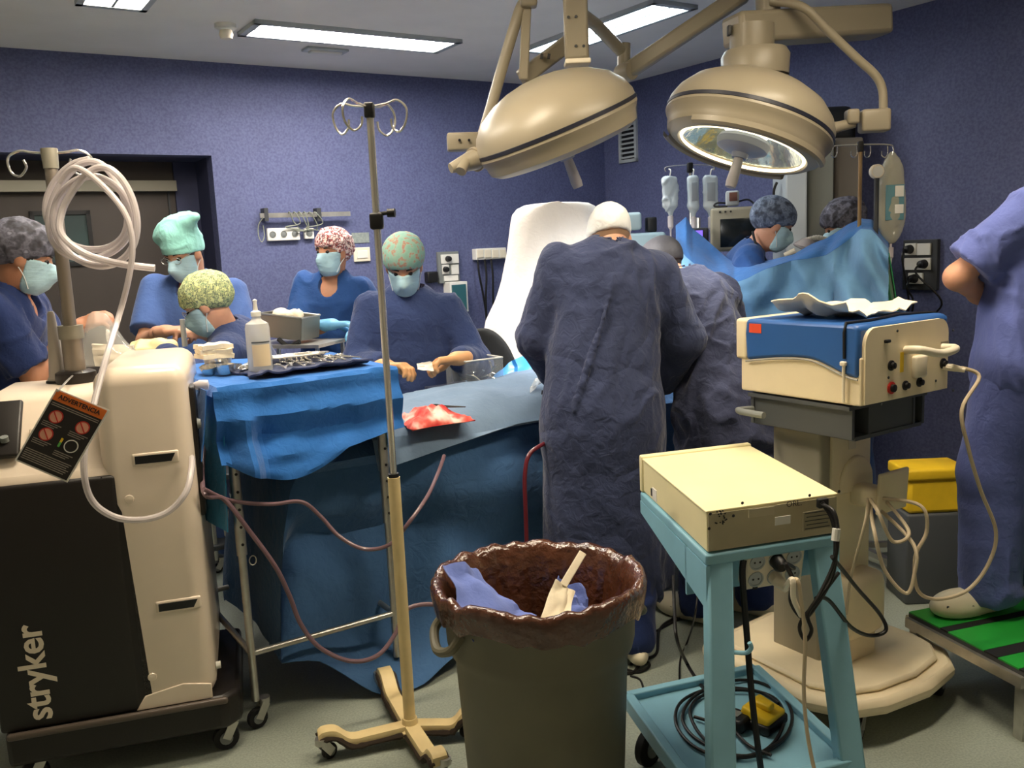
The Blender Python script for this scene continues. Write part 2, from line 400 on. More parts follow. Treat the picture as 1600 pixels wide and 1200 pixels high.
A0, B0 = 6.9, 7.6
pA = bw(330, 243); pB = bw(345, 400)
aD = -((pA+pB)/2-K).dot(U); zD = pA.z            # right edge and head of the door opening
dep = .42
def quad(p, q, r, s): return MB().add([p, q, r, s], [(0, 1, 2, 3)])
def slabw(a0, a1, z0, z1, b0=-.12, b1=0):
    m = MB(); m.add([rc(a0, b0, z0), rc(a1, b0, z0), rc(a1, b1, z0), rc(a0, b1, z0), rc(a0, b0, z1), rc(a1, b0, z1), rc(a1, b1, z1), rc(a0, b1, z1)],
                    [(0, 1, 2, 3), (4, 5, 6, 7), (0, 1, 5, 4), (1, 2, 6, 5), (2, 3, 7, 6), (3, 0, 4, 7)]); return m
fl = MB(); fl.add([rc(-.2, -.8, -.1), rc(A0+.2, -.8, -.1), rc(A0+.2, B0+.2, -.1), rc(-.2, B0+.2, -.1), rc(-.2, -.8, 0), rc(A0+.2, -.8, 0), rc(A0+.2, B0+.2, 0), rc(-.2, B0+.2, 0)], [(0, 1, 2, 3), (4, 5, 6, 7), (0, 1, 5, 4), (1, 2, 6, 5), (2, 3, 7, 6), (3, 0, 4, 7)])
struct('floor', fl, M_floor, label='speckled grey green vinyl floor', smooth=0)
cl = MB(); cl.add([rc(-.2, -.8, CEIL), rc(A0+.2, -.8, CEIL), rc(A0+.2, B0+.2, CEIL), rc(-.2, B0+.2, CEIL), rc(-.2, -.8, CEIL+.1), rc(A0+.2, -.8, CEIL+.1), rc(A0+.2, B0+.2, CEIL+.1), rc(-.2, B0+.2, CEIL+.1)], [(0, 1, 2, 3), (4, 5, 6, 7), (0, 1, 5, 4), (1, 2, 6, 5), (2, 3, 7, 6), (3, 0, 4, 7)])
struct('ceiling', cl, M_ceil, label='white painted ceiling', smooth=0)
wb = slabw(-.12, aD, 0, CEIL); m2 = slabw(aD, A0+.12, zD, CEIL); wb.add(m2.v, m2.f)
struct('wall_back', wb, M_wall, label='blue violet speckled back wall', smooth=0)
struct('wall_right', slabw(-.12, 0, 0, CEIL, 0, B0+.12), M_wall, label='blue violet speckled right wall', smooth=0)
struct('wall_left', slabw(A0, A0+.12, 0, CEIL, 0, B0+.12), M_wall2, label='cream wall on the left', smooth=0)
struct('wall_front', slabw(0, A0, 0, CEIL, B0, B0+.12), M_wall2, label='cream wall behind the viewer', smooth=0)
struct('wall_recess', slabw(aD-.1, aD, 0, zD, -dep, -.12), M_jamb, label='dark blue jamb of the door recess', smooth=0)
struct('trim_1', slabw(aD, A0+.1, zD, zD+.1, -dep, -.12), M_jamb, label='dark blue head of the door recess', smooth=0)
# sliding door in the recess
pd = bw(278, 350, -dep); aE = -(pd-K).dot(U)
door = struct('door_1', slabw(aE, A0-.3, 0, zD, -dep-.05, -dep), M_door, label='dark steel sliding door with a black framed window', smooth=0)
struct('wall_recess_back', slabw(aD-.1, aE, 0, zD, -dep-.1, -dep+.02), M_jamb, label='dark blue return beside the sliding door', smooth=0)
hz0 = bw(140, 299, -dep+.06).z; hz1 = bw(140, 282, -dep+.06).z
obj('door_track', slabw(aE, A0-.3, hz0, hz1, -dep, -dep+.07), M_rail, door, smooth=0)
def dpt(x, y, off): return onp(x, y, K+V*(-dep+off), V)
w0, w1 = dpt(45, 330, .01), dpt(150, 414, .01)
wa0, wa1 = -(w1-K).dot(U), -(w0-K).dot(U)
frm = MB()
for (a0, a1, z0, z1) in ((wa0, wa1, w0.z-.025, w0.z), (wa0, wa1, w1.z, w1.z+.025), (wa0, wa0+.025, w1.z, w0.z), (wa1-.025, wa1, w1.z, w0.z)):
    q = slabw(a0, a1, z0, z1, -dep, -dep+.02); frm.add(q.v, q.f)
obj('window_frame', frm, M_black, door, smooth=0)
obj('window_pane', slabw(wa0, wa1, w1.z, w0.z, -dep, -dep+.008), M_glassdark, door, smooth=0)
seam = onp(266, 350, K+V*(-dep), V); sa = -(seam-K).dot(U)
obj('door_edge_strip', slabw(sa-.012, sa, 0, hz0, -dep, -dep+.012), M_dgrey, door, smooth=0)

# ---- ceiling fixtures
for i, (cx, cy, dr, W, rgb, lb) in enumerate(FLUO_SPEC):
    d = U if dr == 'u' else -V; s = V if dr == 'u' else U; L, wd = 1.22, .31
    th = thing('ceiling_light', lb, 'ceiling light', (cx, cy, CEIL), group='fluorescent ceiling panels')
    c = Vector((cx, cy, CEIL)); fr = MB()
    def lb_(ox, oy, lx, ly, z0, z1):
        M = basis(d, s, Z, c+d*ox+s*oy+Z*((z0+z1)/2)); return M, lx, ly, z1-z0
    for ox, oy, lx, ly in ((0, wd/2-.015, L, .03), (0, -wd/2+.015, L, .03), (L/2-.02, 0, .04, wd), (-L/2+.02, 0, .04, wd)):
        fr.boxm(*lb_(ox, oy, lx, ly, -.022, 0))
    obj('frame', fr, M_lgrey, th, smooth=0)
    em = mat('tube_light_%d' % i, (255, 255, 255), .5, emit=tuple(int(255*v) for v in rgb), estr=W/(math.pi*L*wd))
    nb = em.node_tree.nodes['Principled BSDF']; nb.inputs['Emission Color'].default_value = (*rgb, 1)
    for sgn in (-1, 1):
        q = MB().boxm(*lb_(0, sgn*(wd/4-.012), L-.08, wd/2-.032, -.014, -.004)); obj('diffuser', q, em, th, smooth=0)
    q = MB().boxm(*lb_(0, 0, L-.08, .014, -.02, -.003)); obj('divider', q, M_lgrey, th, smooth=0)
# smoke detector and emergency light
p = atz(352, 38, CEIL)
t = thing('smoke_detector', 'round white smoke detector on the ceiling', 'smoke detector', p)
obj('base', MB().lathe([(0, 0), (.055, 0), (.055, -.02), (.04, -.03), (0, -.03)], Matrix.Translation(p)), M_white, t)
obj('sensor_head', MB().lathe([(.03, -.03), (.036, -.05), (.03, -.072), (0, -.074)], Matrix.Translation(p), 20), M_cream, t)
p = atz(508, 77, CEIL)
t = thing('emergency_light', 'oblong recessed emergency light on the ceiling', 'emergency light', p)
obj('rim', MB().rbox(basis(U, -V, Z, p-Z*.008), .26, .11, .016, .007), M_lgrey, t)
obj('lens', MB().rbox(basis(U, -V, Z, p-Z*.018), .2, .055, .02, .009), M_white, t)

# ---- things on the back wall
def wbox(m, x0, y0, x1, y1, t, wall=bw, ax=U, nrm=V, off=0.0):
    """Box standing proud of a wall, given by two opposite photo corners on the wall."""
    p, q = wall(x0, y0), wall(x1, y1); c = (p+q)/2+nrm*(off+t/2); return m.boxm(basis(ax, nrm, Z, c), abs((q-p).dot(ax)), t, abs((q-p).z))
BWN = V; RWN = -U
t = thing('wall_rail', 'steel equipment rail on brackets with cables draped over it', 'rail', bw(476, 336))
m = MB(); a, b = bw(406, 337, .06), bw(547, 334, .06); m.bar(a, b, .012, .03); obj('rail_bar', m, M_steel, t)
for x in (411, 493):
    m = MB(); wbox(m, x-4, 326, x+4, 346, .07); obj('bracket', m, M_dgrey, t, smooth=0)
for k in range(6):
    x0 = 452+k*8; p0 = bw(x0, 331, .085); pts = [bw(x0-3, 340, .03), p0, bw(x0+6+3*(k % 3), 345+4*(k % 4), .06), bw(x0+(-14 if k % 2 else 12), 352+3*k % 11, .05), bw(470+6*k, 360, .03)]
    obj('cable', MB().tube(spline(pts, 6), .0035, 6), mat('cable_pale', (150, 156, 140), .6), t)
pts = [bw(411, 340, .08), bw(404, 352, .05), bw(404, 368, .04), bw(409, 378, .03), bw(413, 368, .03), bw(411, 352, .04)]
obj('cable', MB().tube(spline(pts, 6), .003, 6), MATS['cable_pale'], t)
def outlets(name, label, x0, y0, x1, y1, n, wall=bw, ax=U, nrm=V, sock=None, cat='outlet'):
    t = thing(name, label, cat, wall((x0+x1)/2, (y0+y1)/2)); m = MB(); wbox(m, x0, y0, x1, y1, .03, wall, ax, nrm); obj('plate', m, M_white, t, smooth=0, bevel=.004)
    for k in range(n):
        x = x0+(x1-x0)*(k+.5)/n; c = wall(x, (y0*(n-.5-k)+y0*0+y1*0+y0*(k+.5))/n*.5+y1*.5, 0); c = wall(x, (y0+y1)/2)+nrm*.03
        c.z = ((wall(x0, y0).z+wall(x1, y1).z)/2)
        M = basis(ax, Z, nrm, c); s = obj('socket', MB().lathe([(.019, .004), (.021, .004), (.021, 0), (.019, -.0), (.017, .001), (0, .001)], M, 16), sock or M_greyp, t)
    return t
outlets('triple_outlet', 'white triple wall outlet below the steel rail', 415, 357, 467, 375, 3)
outlets('single_outlet', 'white single wall outlet beside the triple one', 473, 357, 489, 373, 1)
t = thing('wall_plate', 'blank cream wall plate between the two women', 'wall plate', bw(564, 397)); m = MB(); wbox(m, 551, 387, 578, 408, .015); obj('plate', m, M_cream, t, smooth=0, bevel=.004)
m = MB(); wbox(m, 556, 392, 573, 403, .006, off=.015); obj('cover', m, M_white, t, smooth=0, bevel=.002)
t = thing('wall_notice', 'faded grey green notice on the wall above the blank plate', 'notice', bw(565, 372)); m = MB(); wbox(m, 549, 364, 577, 379, .004); obj('sheet', m, mat('notice_grey', (150, 158, 152), .7, rgb2=(128, 138, 136), vscale=60), t, smooth=0)
# medical panel behind the scrub nurse
t = thing('wall_socket_panel', 'grey wall panel with white sockets right of the scrub nurse', 'socket panel', bw(698, 416))
m = MB(); wbox(m, 681, 394, 716, 441, .03); obj('back_plate', m, M_greyp, t, smooth=0, bevel=.004)
for (x0, y0, x1, y1, k) in ((685, 398, 713, 411, 1), (687, 414, 698, 428, 1), (701, 414, 713, 428, 0), (690, 431, 712, 438, 0)):
    m = MB(); wbox(m, x0, y0, x1, y1, .012, off=.03); o = obj('socket_plate', m, M_white, t, smooth=0, bevel=.002)
    if k: c = bw((x0*2+x1)/3+1, (y0+y1)/2)+V*.042; obj('plug', MB().lathe([(0, .035), (.018, .03), (.022, 0), (0, 0)], basis(U, Z, V, c), 14), M_black, o)
t = thing('wall_box', 'teal fronted wall box with white frame below the socket panel', 'wall box', bw(706, 463))
m = MB(); wbox(m, 692, 441, 722, 486, .1); obj('housing', m, M_white, t, smooth=0, bevel=.004)
m = MB(); wbox(m, 695, 445, 718, 483, .012, off=.1); obj('front', m, mat('teal_panel', (48, 96, 104), .4), t, smooth=0)
t = thing('wall_phone', 'black wall handset beside the socket panel', 'handset', bw(671, 432)); m = MB(); wbox(m, 662, 425, 680, 441, .06); obj('body', m, M_black, t, bevel=.01)
t = thing('trunking_box', 'white row of wall connectors with three hanging black leads', 'connector box', bw(761, 397))
m = MB(); wbox(m, 737, 389, 785, 404, .06); obj('housing', m, M_white, t, smooth=0, bevel=.005)
for k in range(4):
    x = 738.5+k*11.8; m = MB(); wbox(m, x, 390.5, x+10, 402.5, .008, off=.06); obj('cover', m, M_cream, t, smooth=0, bevel=.003)
for x, e in ((746, 760), (757, 760), (767, 772)):
    obj('lead', MB().tube(spline([bw(x, 403, .05), bw(x+3, 430, .07), bw((x*.3+e*.7), 465, .07), bw(e, 500, .06), bw(e, 560, .05)], 6), .008, 8), M_black, t)
# ventilation grille on the right wall, close to the corner
t = thing('wall_vent', 'white louvred air grille high on the right wall', 'vent', rw(982, 200))
q0, q1 = rw(968, 176), rw(997, 229); m = MB(); c = (q0+q1)/2; ww = abs((q1-q0).dot(V)); hh = .50
def rbx(m, cv, cz, w, h, t_, off): m.boxm(basis(V, -U, Z, c+V*cv+Z*cz-U*(off+t_/2)), w, t_, h); return m
m = MB()
for sv in (-1, 1): rbx(m, sv*(ww/2-.012), 0, .024, hh, .02, 0)
for sz in (-1, 1): rbx(m, 0, sz*(hh/2-.012), ww, .024, .02, 0)
obj('frame', m, M_lgrey, t, smooth=0); obj('duct_back', rbx(MB(), 0, 0, ww-.03, hh-.03, .004, 0), M_black, t, smooth=0)
for k in range(13): obj('slat', rbx(MB(), 0, -hh/2+.04+k*(hh-.08)/12, ww-.04, .014, .012, .004), M_lgrey, t, smooth=0)
# socket panel on the right wall
t = thing('wall_socket_panel', 'black wall panel with white sockets beside the standing man', 'socket panel', rw(1441, 415))
m = MB(); wbox(m, 1416, 375, 1468, 453, .03, rw, V, -U); obj('back_plate', m, M_dgrey, t, smooth=0, bevel=.004)
for (x0, y0, x1, y1, px) in ((1421, 380, 1438, 398, 1429), (1440, 380, 1460, 398, 0), (1420, 403, 1460, 421, 1451), (1426, 426, 1448, 443, 1436)):
    m = MB(); wbox(m, x0, y0, x1, y1, .014, rw, V, -U, .03); o = obj('socket_plate', m, M_white, t, smooth=0, bevel=.002)
    if px:
        cc = rw(px, (y0+y1)/2)-U*.044; obj('plug', MB().lathe([(0, .045), (.02, .04), (.026, 0), (0, 0)], basis(V, Z, -U, cc), 14), M_black, o)
        obj('cord', MB().tube(spline([cc-U*.04, cc-U*.07-Z*.05, rw(px+(20 if px == 1451 else -9), 470, .07), rw(px+(4 if px == 1451 else -12), 500, .06), rw(px-12, 560, .05)], 6), .006, 6), M_black, o)
# ================================================================ EQUIPMENT
M_nep = mat('suction_cart_white', (232, 216, 196), .32, coat=.3, var=.02)
M_nepblk = mat('suction_cart_black', (30, 26, 24), .4)
M_hose = mat('clear_hose', (214, 206, 206), .25, alpha=.72, spec=.6)
M_letter = mat('letter_pale', (222, 208, 186), .5)
M_orange = mat('tag_orange', (226, 116, 40), .5)
M_pink = mat('tag_pink', (232, 168, 140), .5)
M_red = mat('signal_red', (190, 44, 36), .5)
M_yel = mat('signal_yellow', (226, 188, 36), .5, var=.1)
M_grn = mat('signal_green', (90, 170, 80), .5)
M_tagblk = mat('tag_black', (34, 30, 28), .5)
M_poleg = mat('pole_grey', (150, 140, 128), .35, .6)
M_ivory = mat('ivory_enamel', (226, 204, 152), .45, var=.08, vscale=10)
M_lamp = mat('lamp_beige', (140, 131, 112), .38, var=.03, vscale=4)
M_stripe = mat('lamp_stripe', (30, 32, 44), .4)
M_cartblue = mat('cart_blue_enamel', (136, 186, 206), .4, var=.06, vscale=6)
M_boxcream = mat('generator_cream', (232, 222, 176), .45, var=.04, vscale=6)
M_devblue = mat('device_blue', (46, 92, 158), .38, var=.03)
M_devbeige = mat('device_beige', (234, 219, 186), .42, var=.03)
M_slate = mat('slate_grey', (76, 80, 84), .45)
M_colgrey = mat('column_grey', (158, 152, 134), .5)
M_cable = mat('cable_black', (20, 19, 20), .45)
M_cablew = mat('cable_beige', (196, 180, 152), .5)
M_bin = mat('bin_grey_green', (104, 100, 82), .55, var=.08, vscale=5)
M_label = mat('paper_label', (216, 206, 186), .6)
M_chip = mat('chipped_dark', (50, 38, 28), .7)

def caster(parent, c, r=.05, yaw=0, w=.025, mt=None):
    """Swivel castor: c = floor contact point."""
    d = Vector((math.cos(yaw), math.sin(yaw), 0)); s = Vector((-d.y, d.x, 0)); c = Vector(c); m = MB()
    for sg in (-1, 1): m.bar(c+s*sg*(w/2+.006)+Z*r, c+s*sg*(w/2+.006)+d*.03+Z*(2*r+.015), .028, .004, s)
    m.cyl(c+d*.03+Z*(2*r+.01), c+d*.03+Z*(2*r+.03), .02, 12); o = obj('caster', m, mt or M_steel, parent)
    obj('wheel', MB().lathe([(.006, -w/2), (r*.93, -w/2), (r, -w/2+.005), (r, w/2-.005), (r*.93, w/2), (.006, w/2)], basis(d, Z, s, c+Z*r), 20), M_blackrub, o)
    obj('wheel_hub', MB().cyl(c+Z*r-s*(w/2+.004), c+Z*r+s*(w/2+.004), r*.5, 14), M_greyp, o)
    return o

# ---------------------------------------------------------------- mobile suction cart
E1 = V3 = Vector; E1 = Vector((.96, .28, 0)); E2 = Vector((-.28, .96, 0)); FR = atz(366, 1134, .09); FR.z = 0
def nf(x, y, z): return FR+E1*x+E2*y+Z*z
t = thing('suction_cart', 'white and black mobile suction cart at the left front', 'medical cart', nf(-.32, .3, 0)); NEP = t
BNx = basis(E1, E2, Z, FR)
def nprism(poly, x0, x1):      # polygon in (depth, z), extruded along the face
    return MB().prism([(p[0], p[1]) for p in poly], x1-x0, basis(E2, Z, E1, nf(x0, 0, 0)))
base = obj('base', MB().prism([(-.66, -.02), (-.02, -.02), (.03, .03), (.03, .55), (-.66, .62)], .115, BNx @ Matrix.Translation((0, 0, .09))), M_nepblk, t, bevel=.018)
obj('base_lip', MB().rbox(BNx @ Matrix.Translation((-.33, -.025, .196)), .64, .02, .022, .008), mat('lip_brown_grey', (88, 78, 70), .4), t)
low = obj('body', nprism([(.0, .20), (.0, .975), (.02, .995), (.17, 1.185), (.2, 1.205), (.6, 1.205), (.6, .20)], -.66, -.25), M_nep, t, bevel=.02)
tw = MB().rbox(BNx @ Matrix.Translation((-.175, .3, .745)), .27, .62, 1.09, .055, 5); obj('tower', tw, M_nep, t)
obj('front_panel', MB().rbox(BNx @ Matrix.Translation((-.47, .002, .585)), .40, .03, .765, .012), M_nepblk, t)
cv = [( -.30+.10*(1-math.cos(a)), .985-.10*math.sin(a)) for a in np.linspace(math.pi/2, 0, 8)]
obj('panel_corner', MB().prism([(-.31, .967), (-.31, .205), (-.232, .205), (-.262, .85)]+[(-.262-.045*math.sin(a), .85+.117*math.sin(a)) for a in np.linspace(.2, math.pi/2, 6)], .022, basis(E1, Z, -E2, nf(0, .012, 0))), M_nepblk, t)
obj('side_strip', MB().rbox(BNx @ Matrix.Translation((-.034, .1, 1.0)), .02, .09, .42, .009), M_nepblk, t)
obj('side_button', MB().lathe([(0, .012), (.014, .01), (.018, 0)], basis(E2, Z, E1, nf(-.024, .06, 1.09)), 16), M_greyp, t)
obj('side_knob', MB().lathe([(0, .05), (.016, .046), (.018, .02), (.01, 0)], basis(E2, Z, E1, nf(-.03, .14, 1.2)), 16), M_hose, t)
for px, py in ((243, 716), (279, 945)):
    c = onp(px, py, nf(0, -.012, 0), E2); lx = (c-FR).dot(E1); R_ = Matrix.Rotation(math.radians(0), 4, 'Y')
    s = obj('slot_recess', MB().rbox(BNx @ Matrix.Translation((lx, -.008, c.z)), .135, .012, .04, .006), M_nep, t)
    obj('slot_opening', MB().prism([(-.058, -.012), (.045, -.012), (.058, .012), (-.058, .012)], .006, basis(E1, Z, -E2, nf(lx, -.012, c.z))), M_black, s)
foot = MB().prism([(-.115, 0), (.115, .0), (.115, .05), (.03, .066), (-.085, .045)], .006, basis(E1, Z, -E2, nf(-.17, -.008, .205))); obj('foot_moulding', foot, M_nep, t, bevel=.008)
obj('screw_cover', MB().lathe([(0, .004), (.012, .003), (.014, 0)], basis(E1, Z, -E2, onp(202, 780, nf(0, -.01, 0), E2)), 14), M_nep, t)
obj('screw_cover', MB().lathe([(0, .004), (.012, .003), (.014, 0)], basis(E1, Z, -E2, onp(238, 1058, nf(0, -.01, 0), E2)), 14), M_nep, t)
obj('bumper_roller', MB().cyl(nf(-.04, .04, .29), nf(-.025, .04, .29), .012, 12), M_white, t)
text('brand_lettering', 'stryker', M_letter, t, onp(54, 1052, nf(0, -.0155, 0), E2), Z, -E1, .108, offs=.0022, spacing=.98)
c = nf(-.58, .13, 1.165); sl = (E2*.15+Z*.17).normalized()
obj('console', MB().rbox(basis(E1, sl, E1.cross(sl), nf(-.60, .1, 1.12)), .14, .2, .02, .008), M_nepblk, t)
for k in (-1, 1): obj('console_button', MB().cyl(nf(-.60+k*.03, .06, 1.09), nf(-.60+k*.03, .055, 1.105), .012, 12), M_greyp, t)
obj('tray_recess', MB().rbox(basis(E1, sl, E1.cross(sl), nf(-.46, .075, 1.083)), .1, .08, .006, .003), mat('suction_recess', (196, 178, 156), .5), t)
for lx, ly in ((-.03, .03), (-.03, .5), (-.6, .03), (-.6, .5)): caster(t, nf(lx, ly, 0), .042, .4)
# pole on the suction cart
pb = atz(120, 597, 1.205); pt = pb+Z*.735
po = obj('pole', MB().cyl(pb, pt, .021, 20), M_poleg, t)
obj('pole_sleeve', MB().lathe([(.03, .02), (.034, .02), (.034, .16), (.03, .16)], Matrix.Translation(pb), 24), M_poleg, t)
obj('pole_collar', MB().lathe([(.03, .15), (.04, .15), (.04, .195), (.022, .195)], Matrix.Translation(pb), 24), M_rail, t)
obj('pole_foot', MB().lathe([(.0, 0), (.062, 0), (.066, .01), (.064, .035), (.05, .042), (.03, .042)], Matrix.Translation(pb), 24), M_nepblk, t)
obj('pole_head', MB().lathe([(0, .045), (.026, .045), (.027, .04), (.024, -.02), (.021, -.02)], Matrix.Translation(pt), 20), M_rail, t)
for sg in (-1, 1):
    h = [pt+Z*.03, pt+Z*.033+E1*sg*.05, pt+Z*.038+E1*sg*.09, pt+Z*.015+E1*sg*.125, pt-Z*.03+E1*sg*.12, pt-Z*.045+E1*sg*.09-E2*.03, pt-Z*.02+E1*sg*.065-E2*.045, pt+Z*.005+E1*sg*.07-E2*.05]
    obj('hook', MB().tube(spline(h, 6), .0042, 8), M_chrome, t)
cb = pb-E1*.062+E2*.04
obj('nozzle_cone', MB().lathe([(0, .245), (.008, .244), (.012, .235), (.03, .02), (.034, .015), (.034, 0), (0, 0)], Matrix.Translation(cb), 24), mat('cone_grey', (176, 168, 156), .45), t)
obj('cone_foot', MB().lathe([(0, .01), (.04, .008), (.042, -.005), (0, -.005)], Matrix.Translation(cb), 24), M_nepblk, t)
# clear hose coiled over the hook
th = thing('clear_hose', 'coiled clear suction hose hanging from the cart pole hook', 'hose', pt)
Yh = pt.y-.05; pts = []
for k in range(3*14+4):
    a = math.pi/2+2*math.pi*k/14; q = k/(3*14); rx, ry = 62+7*math.sin(k*.4), 70+9*math.cos(k*.33); cx, cy = 140+10*q+4*math.sin(k*.9), 322+16*q+6*math.cos(k*.7); pts.append(at(cx+rx*math.cos(a), cy-ry*math.sin(a), Yh-.035*q*2+.012*math.sin(k*.45)))
pts += [at(96, 366, Yh-.085), at(134, 397, Yh-.085), at(186, 412, Yh-.08), at(242, 419, Yh-.06)]
obj('coil', MB().tube(spline(pts, 5), .0115, 10), M_hose, th)
d = [at(92, 285, Yh-.07), at(118, 262, Yh-.08), at(160, 290, Yh-.09), at(196, 335, Yh-.1), at(207, 385, Yh-.1), at(200, 440, Yh-.1), at(184, 500, Yh-.11), at(168, 552, 2.66), at(152, 610, 2.56), at(134, 690, 2.47), at(132, 745, 2.45), at(146, 785, 2.46), at(180, 808, 2.48), at(222, 812, 2.5), at(262, 800, 2.53), at(290, 770, 2.56), at(299, 735, 2.62), at(300, 715, 2.7)]
obj('tail', MB().tube(spline(d, 6), .0095, 10), M_hose, th)
# hanging warning tag
TL, TR, BR_, BL = at(88, 607, 2.44), at(171, 641, 2.44), at(105, 754, 2.40), at(23, 719, 2.40)
tg = thing('warning_tag', 'black and orange warning card hanging on the suction cart', 'warning card', (TL+TR)/2)
def tp(u, v, o=0): p = TL*(1-u)*(1-v)+TR*u*(1-v)+BR_*u*v+BL*(1-u)*v; return p+TN*o
TN = (TR-TL).cross(BL-TL).normalized(); TN = TN if TN.dot(CAM-TL) > 0 else -TN
def tq(u0, v0, u1, v1, o, th_=.0008): m = MB(); a = [tp(u0, v0, o), tp(u1, v0, o), tp(u1, v1, o), tp(u0, v1, o)]; return m.add(a+[p-TN*th_ for p in a], [(0, 1, 2, 3), (7, 6, 5, 4), (0, 4, 5, 1), (1, 5, 6, 2), (2, 6, 7, 3), (3, 7, 4, 0)])
obj('card', tq(0, 0, 1, 1, 0, .002), M_white, tg, smooth=0); obj('black_field', tq(.03, .14, .97, .98, .0008), M_tagblk, tg, smooth=0); obj('header', tq(.03, .015, .97, .14, .0008), M_orange, tg, smooth=0)
tx, ty = (TR-TL).normalized(), (TL-BL).normalized()
text('heading', 'ADVERTENCIA', M_tagblk, tg, tp(.5, .078, .0012), tx, ty, .018, offs=.0003)
for (u, v, kind) in ((.25, .32, 0), (.75, .32, 0), (.25, .56, 0), (.74, .58, 1)):
    c = tp(u, v, .0014); M = basis(tx, ty, TN, c)
    ic = obj('symbol', MB().lathe([(0, .0004), (.0185, .0004), (.0185, 0)], M, 24), M_pink if not kind else M_tagblk, tg)
    obj('symbol_ring', MB().lathe([(.016, .0008), (.019, .0008), (.019, 0)], M, 24), M_red if not kind else M_white, ic)
    if kind: obj('symbol_mark', MB().bar(c-tx*.03+TN*.001, c-tx*.03+ty*.012+TN*.001, .006, .001, TN), M_yel, ic); obj('symbol_mark', MB().bar(c-tx*.03-ty*.014+TN*.001, c-tx*.03+TN*.001, .006, .001, TN), M_grn, ic)
    else: obj('symbol_bar', MB().bar(c-tx*.012+ty*.012+TN*.001, c+tx*.012-ty*.012+TN*.001, .003, .001, TN), M_red, ic)
fine = MB()
def ln(u0, u1, v): q = tq(u0, v-.005, u1, v+.005, .0013, .0004); fine.add(q.v, q.f)
for v in (.17, .195): ln(.06, .94, v)
for u, v0 in ((.08, .415), (.58, .415), (.08, .655), (.52, .70)):
    for k in range(3): ln(u, u+.34-.05*k, v0+.025*k)
for k in range(6): ln(.06, .92-.03*(k % 3), .80+.026*k)
obj('fine_print', fine, mat('print_grey', (150, 140, 130), .6), tg, smooth=0)
obj('tie', MB().tube(spline([tp(.05, .02, .002), pb+Z*.03-E2*.06, pb+Z*.04-E2*.05+E1*.03], 5), .003, 6), M_steel, tg)

# ---------------------------------------------------------------- ivory infusion stand
ib = atz(641, 1134, .055); ib.z = 0
t = thing('infusion_stand', 'ivory footed chrome infusion stand in front of the instrument table', 'iv pole', ib); zj = at(625, 745, ib.y).z; zt = at(589, 172, ib.y).z; zc = at(601, 345, ib.y).z
obj('upper_rod', MB().cyl(ib+Z*zj, ib+Z*zt, .011, 18), M_chrome, t)
obj('lower_tube', MB().lathe([(.0, .05), (.0195, .05), (.0195, zj), (.0, zj)], Matrix.Translation(ib), 22), M_ivory, t)
obj('joint_ring', MB().lathe([(.0, zj), (.017, zj), (.017, zj+.012), (.0, zj+.012)], Matrix.Translation(ib), 18), M_black, t)
cl_ = MB().rb(ib+Z*zc, (.04, .036, .05), .008); cl_.cyl(ib+Z*(zc+.02), ib+Z*(zc+.02)+Vector((.05, -.01, .004)), .006, 10); ck = obj('clamp', cl_, M_black, t); obj('clamp_knob', MB().cyl(ib+Z*(zc+.022)+Vector((.035, -.008, 0)), ib+Z*(zc+.022)+Vector((.058, -.01, 0)), .013, 14), M_black, ck)
obj('head', MB().rb(ib+Z*zt, (.03, .03, .045), .006), M_black, t)
for ax_, k in ((Vector((1, -.15, 0)), 0), (Vector((-1, .15, 0)), 0), (Vector((.55, .83, 0)), 1), (Vector((-.55, -.83, 0)), 1)):
    ax_ = ax_.normalized(); o = ib+Z*(zt+.01); sd = Vector((-ax_.y, ax_.x, 0))
    h = [o, o+ax_*.05+Z*.006, o+ax_*.085+Z*.014, o+ax_*.112-Z*.01, o+ax_*.108-Z*.05, o+ax_*.085-Z*.075+sd*.01, o+ax_*.062-Z*.06+sd*.02, o+ax_*.058-Z*.035+sd*.022]
    obj('hook', MB().tube(spline(h, 6), .0036, 8), M_chrome, t)
ft = obj('foot', MB().lathe([(0, .085), (.024, .085), (.028, .06), (.045, .05), (.045, .035), (0, .035)], Matrix.Translation(ib), 20), M_ivory, t)
for ends, cas in (((503, 1152), 1), ((738, 1118), 0), ((600, 1052), 0), ((686, 1188), 1)):
    e = atz(ends[0], ends[1], .075); dd = e-ib; dd.z = 0; L = dd.length; dd.normalize(); sd = Vector((-dd.y, dd.x, 0)); P = []
    prof = [(.02, .055), (L*.45, .05), (L*.68, .05), (L*.84, .085), (L*.98, .09), (L+.012, .08)]
    pp = spline([ib+dd*x+Z*z for x, z in prof], 4); g = []
    for p in pp: g.append([p+sd*.023+Z*.012, p+sd*.027-Z*.004, p+sd*.023-Z*.016, p-sd*.023-Z*.016, p-sd*.027-Z*.004, p-sd*.023+Z*.012])
    mb_ = MB().grid(g, closed=True); mb_.f += [tuple(range(6)), tuple(len(mb_.v)-6+k for k in range(6))]; lg = obj('leg', mb_, M_ivory, t)
    ch = MB()
    for sg in (-1, 1):
        rr = [(p+sd*sg*.0255-Z*(.012), .008+.005*random.random()) for p in pp]; ch.tube([q[0] for q in rr], [q[1] for q in rr], 6)
    obj('chipped_edge', ch, M_chip, lg)
    caster(t, ib+dd*(L-.02), .026, math.atan2(dd.y, dd.x)+.6, .02)

